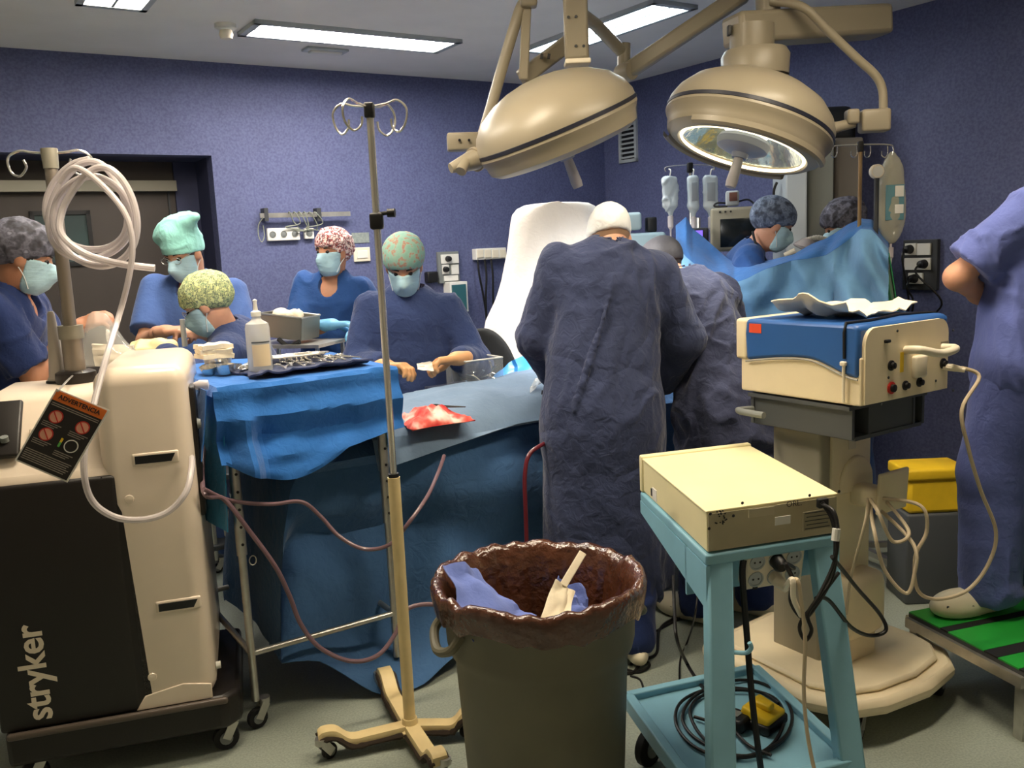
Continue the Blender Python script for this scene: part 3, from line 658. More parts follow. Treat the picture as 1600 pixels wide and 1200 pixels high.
# ---------------------------------------------------------------- blue topped generator on a column cart
P1 = at(1345, 636, 2.62); DH = .245; ED = -V; DW, DD = .445, .47; zb0 = P1.z
def df(x, y, z): return P1+U*x+ED*y+Z*z
BD = basis(U, ED, Z, P1)
bc = df(.22, .25, 0); bc.z = 0
t = thing('column_cart', 'cream medical column cart with a tray and cable hook on wheels', 'equipment cart', bc); CC = t
bz = .10
def pf_(x, y): p = df(x, y, 0); p.z = 0; return p
rb_ = []
outl = [(-.10, .58), (-.12, .1), (-.06, -.02), (.06, -.07), (.26, -.09), (.44, -.06), (.53, .02), (.56, .12), (.54, .56), (.3, .62)]
o0 = pf_(0, 0)
BM = basis(U, ED, Z, o0)
obj('base_plate', MB().prism([(x, y) for x, y in outl], .055, BM @ Matrix.Translation((0, 0, bz))), M_devbeige, t, bevel=.02)
cx_, cy_ = .22, .26
obj('base_deck', MB().prism([(cx_+(x-cx_)*.86, cy_+(y-cy_)*.86) for x, y in outl], .02, BM @ Matrix.Translation((0, 0, bz+.055))), M_devbeige, t, bevel=.01)
for x, y in ((.0, .0), (.48, .02), (.0, .52), (.48, .52)): caster(t, pf_(x, y), .05, .9, .03)
zt_ = zb0-.115
colx, coly = .19, .20
obj('column', MB().rbox(BM @ Matrix.Translation((colx+.01, coly+.1, (zt_+.15)/2+.06)), .25, .2, zt_-.15+.12, .012), M_colgrey, t)
obj('column_face', MB().rbox(BM @ Matrix.Translation((colx+.03, coly-.004, (zt_+.15)/2)), .2, .014, zt_-.2, .005), M_devbeige, t)
obj('column_shroud', MB().rbox(BM @ Matrix.Translation((colx+.02, coly-.02, .36)), .21, .15, .22, .04), M_devbeige, t)
obj('column_foot', MB().rbox(BM @ Matrix.Translation((colx+.0, coly+.03, .23)), .2, .2, .14, .02), M_devbeige, t)
hk = MB(); hk.rbox(BM @ Matrix.Translation((colx+.06, coly-.05, .73)), .08, .1, .07, .02); hko = obj('cable_hub', hk, M_devbeige, t)
obj('cable_hook_plate', MB().rbox(BM @ Matrix.Translation((colx+.115, coly-.105, .745)) @ Matrix.Rotation(.06, 4, 'X'), .155, .014, .14, .006, 3), M_devbeige, t)
arch = [( .085*math.cos(a), .09*math.sin(a)) for a in np.linspace(math.pi, 0, 12)]+[(.085, -.03), (-.085, -.03)]
obj('hub_cover', MB().prism(arch, .02, basis(U, Z, V, df(colx+.05, coly-.0, .77-zb0))), M_devbeige, t, bevel=.006)
tr = MB().boxm(BD @ Matrix.Translation((.2, .24, -.012)), .40, .40, .012); tr.boxm(BD @ Matrix.Translation((.2, .24, -.11)), .34, .40, .012)
for x in (.005, .395): tr.boxm(BD @ Matrix.Translation((x*.92+.016, .24, -.06)), .012, .40, .1)
tr.boxm(BD @ Matrix.Translation((.2, .43, -.06)), .38, .012, .1)
for x in (.10, .33): tr.boxm(BD @ Matrix.Translation((x, .24, -.06)), .010, .40, .1)
tr.boxm(BD @ Matrix.Translation((.215, .05, -.06)), .225, .012, .09)
obj('under_tray', tr, M_slate, t, smooth=0)
obj('side_handle', MB().tube([df(-.0, .42, -.06), df(-.07, .42, -.055), df(-.08, .40, -.055), df(-.08, .30, -.055)], .011, 10), M_greyp, t)
obj('id_label', MB().boxm(BM @ Matrix.Translation((colx+.03, coly-.012, zt_-.06)), .035, .002, .04), M_label, t, smooth=0)
g = thing('generator', 'blue and beige electrosurgical generator on the column cart', 'generator', df(.22, .23, 0))
obj('lower_case', MB().boxm(BD @ Matrix.Translation((DW/2, DD/2, DH*.3)), DW, DD, DH*.6), M_devbeige, g, smooth=0, bevel=.006)
ys = np.linspace(.006, DD-.03, 26); low_ = [(y, DH*(.34+.19*math.sin(min(1, y/.2)*math.pi/2)**2-.11*max(0, (y-.22)/.23)**1.5)) for y in ys]
prof = low_+[(DD-.03-.03*math.sin(a), DH*.42+(DH*.58)*a/(math.pi/2)) for a in np.linspace(.15, math.pi/2, 5)]
prof = low_+[(DD-.028, DH*.5), (DD-.02, DH*.8), (DD-.03, DH), (.03, DH), (.006, DH-.006)]
obj('blue_cover', MB().prism(prof, DW+.016, basis(ED, Z, U, df(-.008, 0, 0))), M_devblue, g, bevel=.012)
obj('cover_trim', MB().tube([df(-.009, y, z-.002) for y, z in low_], .0035, 6), mat('trim_grey', (150, 146, 136), .5), g)
obj('rear_cap', MB().rbox(BD @ Matrix.Translation((DW/2, DD-.008, DH*.72)), DW+.02, .05, DH*.56, .012), M_devbeige, g)
fp = [(-.0, .004), (DW, .004), (DW, DH-.06)]+[(DW-.05+.05*math.cos(a), DH-.062+.05*math.sin(a)) for a in np.linspace(0, math.pi/2, 6)]+[(.05-.05*math.sin(a), DH-.062+.05*math.cos(a)) for a in np.linspace(0, math.pi/2, 6)]
obj('rear_panel', MB().prism([(x*.955+.01, z) for x, z in fp], .012, basis(U, Z, V, df(0, .006, 0))), M_devbeige, g, smooth=30)
def fpt(px, py, o=0): return onp(px, py, df(0, -.006-o, 0), ED)
for px, py, r, mm in ((1392, 571, .016, M_black), (1392, 606, .019, M_red), (1414, 602, .015, M_black), (1436, 597, .015, M_black), (1473, 568, .017, M_black)):
    M = basis(U, Z, V, fpt(px, py)); s = obj('socket', MB().lathe([(0, .006), (r*.7, .006), (r, .004), (r, 0)], M, 18), mm, g)
    obj('socket_core', MB().lathe([(0, .016), (r*.62, .014), (r*.66, .004)], M, 14), M_black, s)
a, b, c = fpt(1415, 547), fpt(1445, 550), fpt(1472, 543); obj('carry_handle', MB().tube(spline([a, a+V*.045+Z*.004, b+V*.055, c+V*.045, c], 6), [.013]*25, 12), M_cream, g)
obj('handle_bracket', MB().rbox(basis(U, ED, Z, fpt(1433, 572)+V*.008), .06, .022, .07, .008), M_cream, g)
obj('yellow_label', MB().boxm(basis(U, ED, Z, fpt(1409, 566)), .018, .002, .062), M_yel, g, smooth=0)
obj('rating_label', MB().boxm(basis(U, ED, Z, fpt(1476, 544)), .045, .002, .045), mat('label_grey', (150, 140, 120), .5), g, smooth=0)
obj('toggle', MB().rb(fpt(1384, 533)+V*.006, (.022, .012, .01), .003, TH), M_black, g)
for px, py in ((1388, 590), (1378, 632), (1462, 595), (1489, 610), (1489, 516), (1402, 517)): obj('screw', MB().lathe([(0, .003), (.004, .002), (.0045, 0)], basis(U, Z, V, fpt(px, py)), 8), M_dgrey, g)
so = onp(1180, 513, df(-.009, 0, 0), U); obj('orange_sticker', MB().boxm(basis(ED, U, Z, so), .05, .002, .03), mat('sticker_orange', (226, 82, 48), .5), g, smooth=0)
c0 = onp(1320, 515, df(-.009, 0, 0), U); yc = (c0-P1).dot(ED)
obj('strap', MB().tube([df(-.01, yc, DH*.58), df(-.012, yc, DH*.9), df(-.004, yc, DH+.003), df(.1, yc-.01, DH+.004), df(.3, yc+.03, DH+.004), df(DW+.008, yc, DH)], .005, 8), M_black, g)
obj('side_rod', MB().cyl(df(-.012, yc, .01), df(-.012, yc, DH*.5), .005, 8), M_cream, g); obj('side_rod_knob', MB().rb(df(-.014, yc, DH*.52), (.014, .02, .014), .004, TH), M_cream, g)
kd = fpt(1474, 573)
cord = thing('generator_lead', 'beige power cord dropping from the generator to the cart hook', 'cord', kd)
hub = BM @ Vector((colx+.06, coly-.08, .73))
obj('plug', MB().tube([kd, kd+V*.03, kd+V*.06+U*.02-Z*.008], [.012, .012, .008], 10), M_cream, cord)
obj('lead', MB().tube(spline([kd+V*.05+U*.015, kd+V*.09+U*.05-Z*.03, at(1503, 640, 2.72), at(1513, 700, 2.72), at(1532, 765, 2.74), at(1556, 830, 2.76), at(1545, 880, 2.76), at(1512, 922, 2.75), at(1465, 936, 2.72), at(1434, 922, 2.7), at(1430, 870, 2.69), at(1448, 830, 2.69), at(1438, 790, 2.7), hub+V*.02], 7), .006, 8), M_cablew, cord)
obj('loop', MB().tube(spline([hub, hub+V*.02-U*.05-Z*.02, at(1366, 830, 2.68), at(1382, 890, 2.68), at(1415, 927, 2.67), at(1428, 900, 2.67), at(1427, 850, 2.69), hub-Z*.03], 8), .006, 8), M_cablew, cord)
obj('loop', MB().tube(spline([hub-U*.03, hub+V*.03-U*.06, at(1372, 800, 2.69), at(1395, 846, 2.7), at(1420, 830, 2.71), hub+U*.03], 8), .006, 8), M_cablew, cord)
obj('loop', MB().tube(spline([hub-U*.04, at(1352, 815, 2.75), at(1330, 900, 2.76), at(1322, 960, 2.77)], 8), .005, 8), M_cablew, cord)

# ---------------------------------------------------------------- pale blue trolley with a cream generator
tFL, tFR, tBL = atz(1103, 868, .79), atz(1312, 836, .79), atz(1000, 768, .79); tBR = tFR+(tBL-tFL)
sBL, sBR, sFR = atz(982, 1092, .2), atz(1180, 1048, .2), atz(1334, 1192, .2); sFL = sFR+(sBL-sBR)
t = thing('trolley', 'pale blue metal trolley with slanting posts and a bottom shelf', 'trolley', (sFL+sBR)/2*1-Z*.2); TRO = t
def slab(c, h): m = MB(); return m.add([p for p in c]+[p-Z*h for p in c], [(0, 1, 2, 3), (7, 6, 5, 4), (0, 4, 5, 1), (1, 5, 6, 2), (2, 6, 7, 3), (3, 7, 4, 0)])
obj('top_tray', slab([tFL, tFR, tBR, tBL], .03), M_cartblue, t, bevel=.006)
for A, B in ((tFL, tBL), (tFR, tBR)):
    n = ((tFR-tFL).normalized())*(.012 if A is tFL else -.012); q = MB(); p = [A-Z*.03, B-Z*.03, B-Z*.07, A-Z*.15]; q.add(p+[x+n for x in p], [(0, 1, 2, 3), (7, 6, 5, 4), (0, 4, 5, 1), (1, 5, 6, 2), (2, 6, 7, 3), (3, 7, 4, 0)]); obj('side_apron', q, M_cartblue, t, smooth=0)
bkp = (tBL-tFL).normalized(); sd_ = (tFR-tFL).normalized()
q = MB(); p = [tFL+bkp*.16-Z*.03, tFR+bkp*.16-Z*.03, tFR+bkp*.16-Z*.17, tFL+bkp*.16-Z*.17]; q.add(p+[x+bkp*.012 for x in p], [(0, 1, 2, 3), (7, 6, 5, 4), (0, 4, 5, 1), (1, 5, 6, 2), (2, 6, 7, 3), (3, 7, 4, 0)]); obj('rear_apron', q, M_cartblue, t, smooth=0)
for a, b in ((tFL+sd_*.045+bkp*.03-Z*.03, sFL+sd_*.05-Z*.02), (tFR-sd_*.04+bkp*.03-Z*.03, sFR-sd_*.01-Z*.02)):
    obj('post', MB().bar(a, b, .068, .05, -bkp), M_cartblue, t, bevel=.006)
sh = obj('bottom_shelf', slab([sFL, sFR, sBR, sBL], .012), M_cartblue, t, smooth=0)
for A, B in ((sFL, sFR), (sFR, sBR), (sBR, sBL), (sBL, sFL)): obj('shelf_rim', MB().bar(A-Z*.005, B-Z*.005, .03, .05), M_cartblue, sh, bevel=.004)
hkp = (tFL+(sFL-tFL)*.42)+sd_*.085
obj('hook', MB().tube(spline([hkp, hkp+sd_*.025-bkp*.02+Z*.004, hkp+sd_*.035-bkp*.03+Z*.02, hkp+sd_*.03-bkp*.03+Z*.035], 5), .006, 8), M_cartblue, t)
for p in (sFL+sd_*.05+bkp*.05, sFR-sd_*.05+bkp*.05, sBL+sd_*.05-bkp*.05, sBR-sd_*.05-bkp*.05): p = p.copy(); p.z = 0; caster(t, p, .058, .8, .03)
# cream generator box
g = thing('cream_generator', 'flat cream metal generator box marked ORL on the blue trolley', 'generator', (tFL+tBR)/2)
bh = .108; o = (tFL+sd_*.008+bkp*.012); bwid = (tFR-tFL).length-.012; bl = (tBL-tFL).length-.02; BC = basis(sd_, bkp, Z, o)
obj('case', MB().boxm(BC @ Matrix.Translation((bwid/2, bl/2, bh/2+.004)), bwid, bl, bh), M_boxcream, g, smooth=0, bevel=.003)
obj('case_lid', MB().boxm(BC @ Matrix.Translation((bwid/2, bl/2, bh+.003)), bwid+.006, bl+.004, .006), M_boxcream, g, smooth=0, bevel=.002)
obj('front_bezel', MB().rbox(BC @ Matrix.Translation((bwid/2, bl+.004, bh/2+.006)), bwid+.012, .03, bh+.014, .006), M_boxcream, g)
obj('rear_plate', MB().boxm(BC @ Matrix.Translation((bwid/2, -.002, bh/2+.002)), bwid-.006, .006, bh-.008), mat('panel_greige', (176, 166, 138), .5, var=.06), g, smooth=0)
def bpt(px, py, o_=0): return onp(px, py, o-bkp*(.006+o_), bkp)
text('marking', 'ORL.', M_tagblk, g, bpt(1241, 787), sd_, Z, .022, ext=.0003)
for px, py, w, h, mm in ((1223, 813, .046, .022, M_white), (1190, 800, .075, .022, mat('tape_pale', (188, 178, 150), .6)), (1277, 812, .085, .05, mat('label_olive', (156, 148, 122), .6))): obj('label', MB().boxm(basis(sd_, bkp, Z, bpt(px, py)), w, .0015, h), mm, g, smooth=0)
for k in range(5): obj('label_line', MB().boxm(basis(sd_, bkp, Z, bpt(1277, 800+k*6, .001)), .075-.01*(k % 2), .001, .002), M_dgrey, g, smooth=0)
vh = MB()
for k in range(22): a = random.random()*6.28; rr_ = .02*math.sqrt(random.random()); c = bpt(1125, 808); vh.cyl(c+sd_*rr_*math.cos(a)+Z*rr_*math.sin(a), c+sd_*rr_*math.cos(a)+Z*rr_*math.sin(a)-bkp*.002, .0022, 6)
vo = obj('vent_holes', vh, M_black, g); vo['kind'] = 'stuff'
obj('inlet', MB().rb(bpt(1284, 785)-bkp*.004, (.03, .016, .026), .004, math.atan2(sd_.y, sd_.x)), M_black, g)
for px, py in ((1110, 803), (1108, 826), (1160, 786), (1146, 806), (1265, 774), (1311, 768)): obj('screw', MB().lathe([(0, .002), (.004, .001), (.0045, 0)], basis(sd_, Z, -bkp, bpt(px, py)), 8), M_black, g)
c = onp(1022, 736, o-sd_*.001, sd_); c.z = min(c.z, o.z+bh-.03); obj('side_sticker', MB().boxm(basis(bkp, sd_, Z, c), .04, .002, .034), M_white, g, smooth=0); obj('side_stamp', MB().boxm(basis(bkp, sd_, Z, c+bkp*.028-sd_*.001), .012, .002, .022), M_dgrey, g, smooth=0)
# socket block under the tray
c = (tFL+sd_*.215+bkp*.05)-Z*.07; ps = thing('power_strip', 'cream six way socket block under the trolley tray', 'power strip', c-Z*.05)
fr_ = Matrix.Rotation(.22, 4, 'X'); PM_ = basis(sd_, bkp, Z, c) @ fr_
obj('housing', MB().rbox(PM_, .178, .05, .115, .008), M_cream, ps)
for i in range(3):
    for j in range(2):
        M = PM_ @ Matrix.Translation((-.056+i*.056, -.025, .027-j*.052)) @ Matrix.Rotation(math.pi/2, 4, 'X')
        s = obj('socket', MB().lathe([(.023, 0), (.023, .003), (.019, .003), (.018, .0005), (0, .0005)], M, 18), M_lgrey, ps)
        for sg in (-1, 1): obj('socket_hole', MB().lathe([(0, .0015), (.003, .0012), (.003, 0)], M @ Matrix.Translation((sg*.008, 0, .0)), 8), M_black, s)
def ppt(i, j, o_): return PM_ @ Vector((-.056+i*.056, -.025-o_, .027-j*.052))
obj('switch', MB().boxm(PM_ @ Matrix.Translation((-.056, -.026, -.052)), .014, .004, .006), M_black, ps, smooth=0)
cb_ = thing('black_cables', 'bundle of black power cables hanging down the right trolley post', 'cables', bpt(1284, 785))
obj('plug', MB().tube([ppt(1, 0, 0), ppt(1, 0, .03), ppt(1, 0, .042)], [.021, .02, .012], 14), M_black, cb_)
Yk = 2.2
obj('cable', MB().tube(spline([ppt(1, 0, .035), ppt(1, 0, .05)+sd_*.03, at(1228, 882, 2.16), at(1238, 905, 2.16), at(1236, 940, 2.15), at(1255, 965, 2.15), at(1275, 945, 2.15), at(1300, 900, 2.18), at(1306, 850, 2.2), at(1300, 810, 2.22), bpt(1284, 785, .02)], 7), .006, 8), M_cable, cb_)
obj('cable', MB().tube(spline([bpt(1284, 788, .02), at(1303, 800, 2.2), at(1309, 835, 2.18), at(1303, 880, 2.17), at(1280, 930, 2.15), at(1262, 960, 2.14), at(1268, 985, 2.14), at(1258, 1000, 2.14), at(1250, 975, 2.14), at(1280, 935, 2.15), at(1310, 895, 2.2)], 7), .005, 8), M_cable, cb_)
obj('cable', MB().tube(spline([at(1300, 870, 2.17), at(1318, 892, 2.25), at(1340, 920, 2.33), at(1375, 960, 2.4), at(1384, 985, 2.4), at(1360, 993, 2.38), at(1330, 980, 2.3), at(1295, 938, 2.2), at(1275, 935, 2.15)], 7), .0055, 8), M_cable, cb_)
obj('tape', MB().cyl(at(1307, 826, 2.18), at(1305, 845, 2.175), .010, 10), M_white, cb_)
c2 = thing('white_plug_cable', 'white plug and pale cable hanging from the socket block', 'cable', ppt(1, 1, .03))
obj('plug', MB().tube([ppt(1, 1, 0), ppt(1, 1, .02), ppt(1, 1, .05)+sd_*.018-Z*.012], [.02, .018, .010], 14), M_cream, c2)
obj('cable', MB().tube(spline([ppt(1, 1, .045)+sd_*.016-Z*.01, at(1245, 905, 2.12), at(1252, 940, 2.12), at(1258, 1000, 2.12), at(1256, 1080, 2.11), at(1262, 1150, 2.1), at(1275, 1215, 2.08)], 7), .0052, 8), M_cablew, c2)
obj('cable', MB().tube(spline([ppt(1, 1, .045)+sd_*.012-Z*.01, at(1238, 905, 2.12), at(1240, 935, 2.12), at(1252, 962, 2.14)], 6), .007, 8), M_cream, c2)
c3 = thing('black_lead', 'black lead hanging beside the left trolley post', 'cable', at(1165, 880, 2.2)); obj('cable', MB().tube(spline([at(1162, 875, 2.25), at(1160, 900, 2.24), at(1166, 980, 2.24), at(1176, 1100, 2.22), at(1190, 1210, 2.18)], 7), .009, 8), M_cable, c3)
# coil and foot switch on the bottom shelf
zs = .195+.006
sc_ = thing('coiled_cable', 'black cable coiled on the bottom shelf of the trolley', 'cable', atz(1150, 1130, zs)); pts = []
for k in range(34):
    a = 2*math.pi*k/11.3; r1, r2 = 82-10*math.sin(k*.6), 52-7*math.cos(k*.8); cx, cy = 1155+10*math.sin(k*.37), 1126+6*math.cos(k*.51); pts.append(atz(min(cx+r1*math.cos(a), 1262), cy+r2*math.sin(a), zs+.004+.012*(k % 5)/5))
obj('coil', MB().tube(spline(pts, 5), .005, 8), M_cable, sc_)
obj('end', MB().tube(spline([atz(1085, 1120, zs+.012), atz(1140, 1138, zs+.014), atz(1170, 1165, zs+.014), atz(1205, 1180, zs+.012)], 6), .005, 8), M_cable, sc_)
fc = atz(1192, 1132, zs); fs = thing('foot_switch', 'yellow and black foot switch on the bottom trolley shelf', 'foot switch', fc); rz = math.atan2(sd_.y, sd_.x)+.5
obj('base', MB().rb(fc+Z*.016, (.115, .10, .03), .008, rz), M_black, fs); obj('pedal', MB().rbox(Matrix.Translation(fc+Z*.04) @ Matrix.Rotation(rz, 4, 'Z') @ Matrix.Rotation(.25, 4, 'X'), .1, .09, .03, .008), M_yel, fs); obj('pedal_ridge', MB().rbox(Matrix.Translation(fc+Z*.062) @ Matrix.Rotation(rz, 4, 'Z'), .03, .06, .02, .006), M_yel, fs)
fc2 = fc-sd_*.085+bkp*.02; f2 = thing('connector_block', 'black connector block beside the foot switch', 'connector', fc2); obj('body', MB().rb(fc2+Z*.022, (.07, .09, .04), .01, rz), M_black, f2); obj('label', MB().rb(fc2+Z*.043, (.03, .04, .003), .001, rz), M_greyp, f2)

# ---------------------------------------------------------------- waste bin with brown liner
bcx = Vector((.048, 2.34, 0)); RZ = .70
t = thing('waste_bin', 'large round grey waste bin in the foreground', 'bin', bcx)
obj('barrel', MB().lathe([(0, .004), (.205, .004), (.215, .02), (.238, .50), (.252, .52), (.258, .545), (.262, RZ-.04), (.272, RZ-.03), (.276, RZ), (.27, RZ), (.256, RZ-.04), (.252, .545), (.232, .5), (.209, .02), (0, .012)], Matrix.Translation(bcx), 64), M_bin, t, smooth=50)
for sg in (-1, 1):
    hdir = Vector((-.93, -.36, 0))*(1 if sg < 0 else -1); tn = Vector((-hdir.y, hdir.x, 0)); b = bcx+hdir*.252
    obj('handle', MB().tube(spline([b+tn*.075+Z*(RZ-.085), b+hdir*.03+tn*.072+Z*(RZ-.12), b+hdir*.045+Z*(RZ-.145), b+hdir*.03-tn*.072+Z*(RZ-.12), b-tn*.075+Z*(RZ-.085)], 6), .013, 10), M_bin, t)
M_bag = mat('brown_liner', (80, 46, 30), .2, spec=.7, var=.25, vscale=7, bump=1.0, bscale=34, coat=.4)
N_ = 150; prof = [(.150, .30), (.18, .36), (.205, .46), (.225, .57), (.243, .65), (.258, .695), (.272, .712), (.285, .712), (.292, .70), (.291, .685), (.288, .668), (.284, .648)]
G = []; Aang = np.linspace(0, 2*math.pi, N_, endpoint=False)
for i, (r, z) in enumerate(prof):
    P_ = np.stack([np.cos(Aang)*r, np.sin(Aang)*r, np.full(N_, z)], 1)
    fold_ = ridged(np.stack([np.cos(Aang)*5.5, np.sin(Aang)*5.5, np.full(N_, .4*i/len(prof))], 1))*.5+ridged(np.stack([np.cos(Aang)*13, np.sin(Aang)*13, np.full(N_, .9*i/len(prof))], 1))*.5
    amp = (.020, .018, .016, .012, .008, .005, .004, .004, .006, .006, .005, .004)[i]; rr = r+amp*fold_*(1 if i < 6 else .8)
    zz = z+(.010*vnoise(np.stack([np.cos(Aang)*9, np.sin(Aang)*9, np.full(N_, 7.)], 1)) if i >= 5 else 0)
    if i >= 9: zz = zz-(i-8)/3*(.008+.016*(vnoise(np.stack([np.cos(Aang)*2.4, np.sin(Aang)*2.4, np.full(N_, 3.)], 1))+.3))+ .012*(i-8)*(np.sin(Aang) > .2)
    G.append([bcx+Vector((math.cos(a)*q, math.sin(a)*q, z_)) for a, q, z_ in zip(Aang, np.broadcast_to(rr, N_), np.broadcast_to(zz, N_))])
lm = MB().grid(G, closed=True); lm.f.append(tuple(range(N_)))
tag(obj('bin_liner', lm, M_bag, None, smooth=60), 'shiny brown plastic liner folded over the bin rim', 'bin liner')
def crumple(W_, H_, corners, amp, seed, n=14, th=.002, sc=6, fold=None):
    """A creased sheet spanning four corner points (tl, tr, br, bl)."""
    tl, tr_, br, bl_ = [Vector(c) for c in corners]; nn = (tr_-tl).cross(bl_-tl).normalized(); Gd = []
    for i in range(n+1):
        row = []
        for j in range(n+1):
            u, v = j/n, i/n; p = tl*(1-u)*(1-v)+tr_*u*(1-v)+br*u*v+bl_*(1-u)*v
            d = float(ridged(np.array([[u*sc*.5+seed, v*sc*.5, seed*1.7]], np.float32))[0])*amp+float(vnoise(np.array([[u*sc+seed*2, v*sc, 3.3]], np.float32))[0])*amp*.5
            if fold: d += fold(u, v)
            row.append(p+nn*d)
        Gd.append(row)
    return MB().sheet(Gd, th)
C_paper = cloth('wrap_violet_blue', (104, 122, 190), bump=.15, bscale=50)
C_white = cloth('paper_white', (238, 226, 200), bump=.15)
o = obj('sterile_wrap', crumple(1, 1, (at(700, 875, 2.36), at(752, 888, 2.46), at(842, 958, 2.36), at(750, 992, 2.14)), .012, 1.3, fold=lambda u, v: .035*abs(u-.45)), C_paper, None, smooth=30); tag(o, 'folded violet blue wrap sticking out of the bin at left', 'wrap')
o2 = obj('sterile_wrap', crumple(1, 1, (at(872, 900, 2.42), at(905, 915, 2.45), at(945, 975, 2.36), at(860, 985, 2.26)), .02, 4.1), C_paper, None, smooth=30); tag(o2, 'crumpled violet blue wrap behind the white tray in the bin', 'wrap')
tr_ = thing('discarded_tray', 'white paper tray with a flat stick discarded in the bin', 'tray', at(880, 950, 2.3))
obj('pouch', crumple(1, 1, (at(868, 905, 2.36), at(897, 925, 2.36), at(886, 985, 2.24), at(838, 985, 2.24)), .006, 2.2, th=.006), C_white, tr_, smooth=40)
obj('stick', MB().bar(at(880, 915, 2.36), at(911, 863, 2.42), .022, .006, CAM-at(900, 900, 2.4)), C_white, tr_, smooth=0, bevel=.002)

# ---------------------------------------------------------------- surgical lamps
def lamp_body(label, c, l, R_, lit, handle_px=None):
    c = Vector(c); n = -Vector(l).normalized(); x, y = frame(n); M = basis(x, y, n, c); t = thing('surgical_lamp', label, 'surgical lamp', c)
    obj('dome', MB().lathe([(R_*.995, .006), (R_*.99, .03), (R_*.93, .075), (R_*.8, .125), (R_*.6, .165), (R_*.4, .19), (R_*.2, .203), (0, .207)], M, 64), M_lamp, t)
    obj('stripe', MB().lathe([(R_*.99, .008), (R_*1.003, .006), (R_*1.003, -.008), (R_*.99, -.01)], M, 64), M_stripe, t)
    obj('housing_ring', MB().lathe([(R_*.995, -.008), (R_*1.0, -.02), (R_*.975, -.036), (R_*.945, -.052), (R_*.94, -.066), (R_*.925, -.086), (R_*.84, -.105), (R_*.78, -.108), (R_*.76, -.1), (R_*.75, -.08)], M, 64), M_lamp, t)
    if lit:
        for a0, a1 in ((-1.2, .9), (1.9, 4.0)): obj('rim_handle', MB().lathe([(R_*.88, -.085), (R_*.90, -.108), (R_*.93, -.116), (R_*.965, -.108), (R_*.97, -.088)], M, 40, a0, a1), M_lamp, t)
    refl = mat('lamp_reflector', (214, 222, 214), .18, .9, bump=.9, bscale=9)
    obj('reflector', MB().lathe([(R_*.755, -.085), (R_*.62, -.02), (R_*.45, .04), (R_*.25, .085), (0, .1)], M, 48), refl, t)
    gl = mat('lamp_glow', (255, 250, 235), .5, emit=(255, 240, 210), estr=7) if lit else M_white
    obj('bulb_ring', MB().lathe([(R_*.24, .07), (R_*.30, .02), (R_*.30, -.02), (R_*.24, -.04)], M, 32), gl, t)
    if lit: obj('lens_edge', MB().lathe([(R_*.755, -.100), (R_*.735, -.094), (R_*.715, -.102), (R_*.735, -.108), (R_*.755, -.100)], M, 64), mat('lens_edge_lit', (255, 250, 225), .4, emit=(255, 240, 205), estr=2.2), t)
    obj('hub', MB().lathe([(0, -.06), (R_*.30, -.06), (R_*.32, -.075), (R_*.30, -.1), (R_*.2, -.115), (.035, -.12), (.03, -.14), (0, -.14)], M, 32), mat('lamp_hub', (140, 146, 164), .4), t)
    obj('sterile_handle', MB().lathe([(.018, -.12), (.02, -.15), (.024, -.24), (.021, -.262), (0, -.265)], M, 20), mat('lamp_handle', (160, 156, 160), .5), t)
    return t, M, n
LO = .36
_at0 = at
def at(x, y, Y): return _at0(x, y, Y+LO)      # lamp group hangs this much deeper
LS, LSM, LSn = lamp_body('left surgical lamp, beige dome seen from the side', at(868, 198, 3.42), (.34, .16, -.94), .345, False)
LR, LRM, LRn = lamp_body('right surgical lamp with its lit reflector showing', at(1170, 196, 3.42), (-.32, -.11, -.92), .345, True)
# left lamp suspension
t = LS; Yl = 3.5
pvt = at(735, 253, 3.40); obj('pivot_handle', MB().tube([at(752, 246, 3.40), at(735, 252, 3.38), at(704, 263, 3.34)], [.045, .04, .02], 18), M_lamp, t)
obj('pivot_collar', MB().tube([at(745, 248, 3.40), at(741, 250, 3.39)], [.05, .05], 18), mat('lamp_collar', (150, 138, 116), .5), t); obj('pivot_knob', MB().tube([at(728, 252, 3.36), at(720, 268, 3.32)], [.024, .022], 14), M_lamp, t)
obj('joint_box', MB().rbox(basis(Vector((1, .1, 0)).normalized(), Vector((-.1, 1, 0)).normalized(), Z, at(724, 222, 3.62)), .14, .08, .075, .01), M_lamp, t)
for px in (718, 733): obj('joint_screw', MB().cyl(at(px, 219, 3.575), at(px, 219, 3.565), .006, 8), M_black, t)
obj('yoke', MB().tube(spline([at(750, 225, 3.62), at(768, 165, 3.62), at(785, 105, 3.6), at(803, 45, 3.58), at(815, 10, 3.58), at(830, -8, 3.58), at(850, -14, 3.6)], 6), .024, 14), M_lamp, t)
obj('yoke_hub', MB().rbox(Matrix.Translation(at(826, -2, 3.56)), .07, .07, .07, .012), M_lamp, t)
obj('drop_bar', MB().bar(at(823, 5, 3.58), at(818, 125, 3.6), .04, .04, Vector((0, 1, 0))), M_lamp, t, bevel=.006)
obj('rear_arm', MB().bar(at(815, 122, 3.62), at(895, 62, 3.75), .05, .07), M_lamp, t, bevel=.01)
for px in (847, 858): obj('arm_slot', MB().bar(at(px, 84, 3.62), at(px-1, 92, 3.62), .012, .012), M_black, t)
cpt = at(902, 96, 3.52); top = cpt.copy(); top.z = CEIL
obj('drop_column', MB().bar(cpt, top, .10, .10, Vector((.1, 1, 0))), M_lamp, t, bevel=.012)
obj('column_cap', MB().rbox(Matrix.Translation(cpt-Z*.006), .105, .105, .02, .006), M_cream, t)
for px, py in ((888, 27), (900, 26), (900, 72), (912, 72)): q_ = at(px, py, 3.52-.052); obj('screw', MB().cyl(q_, q_-Vector((0, .004, 0)), .006, 8), M_dgrey, t)
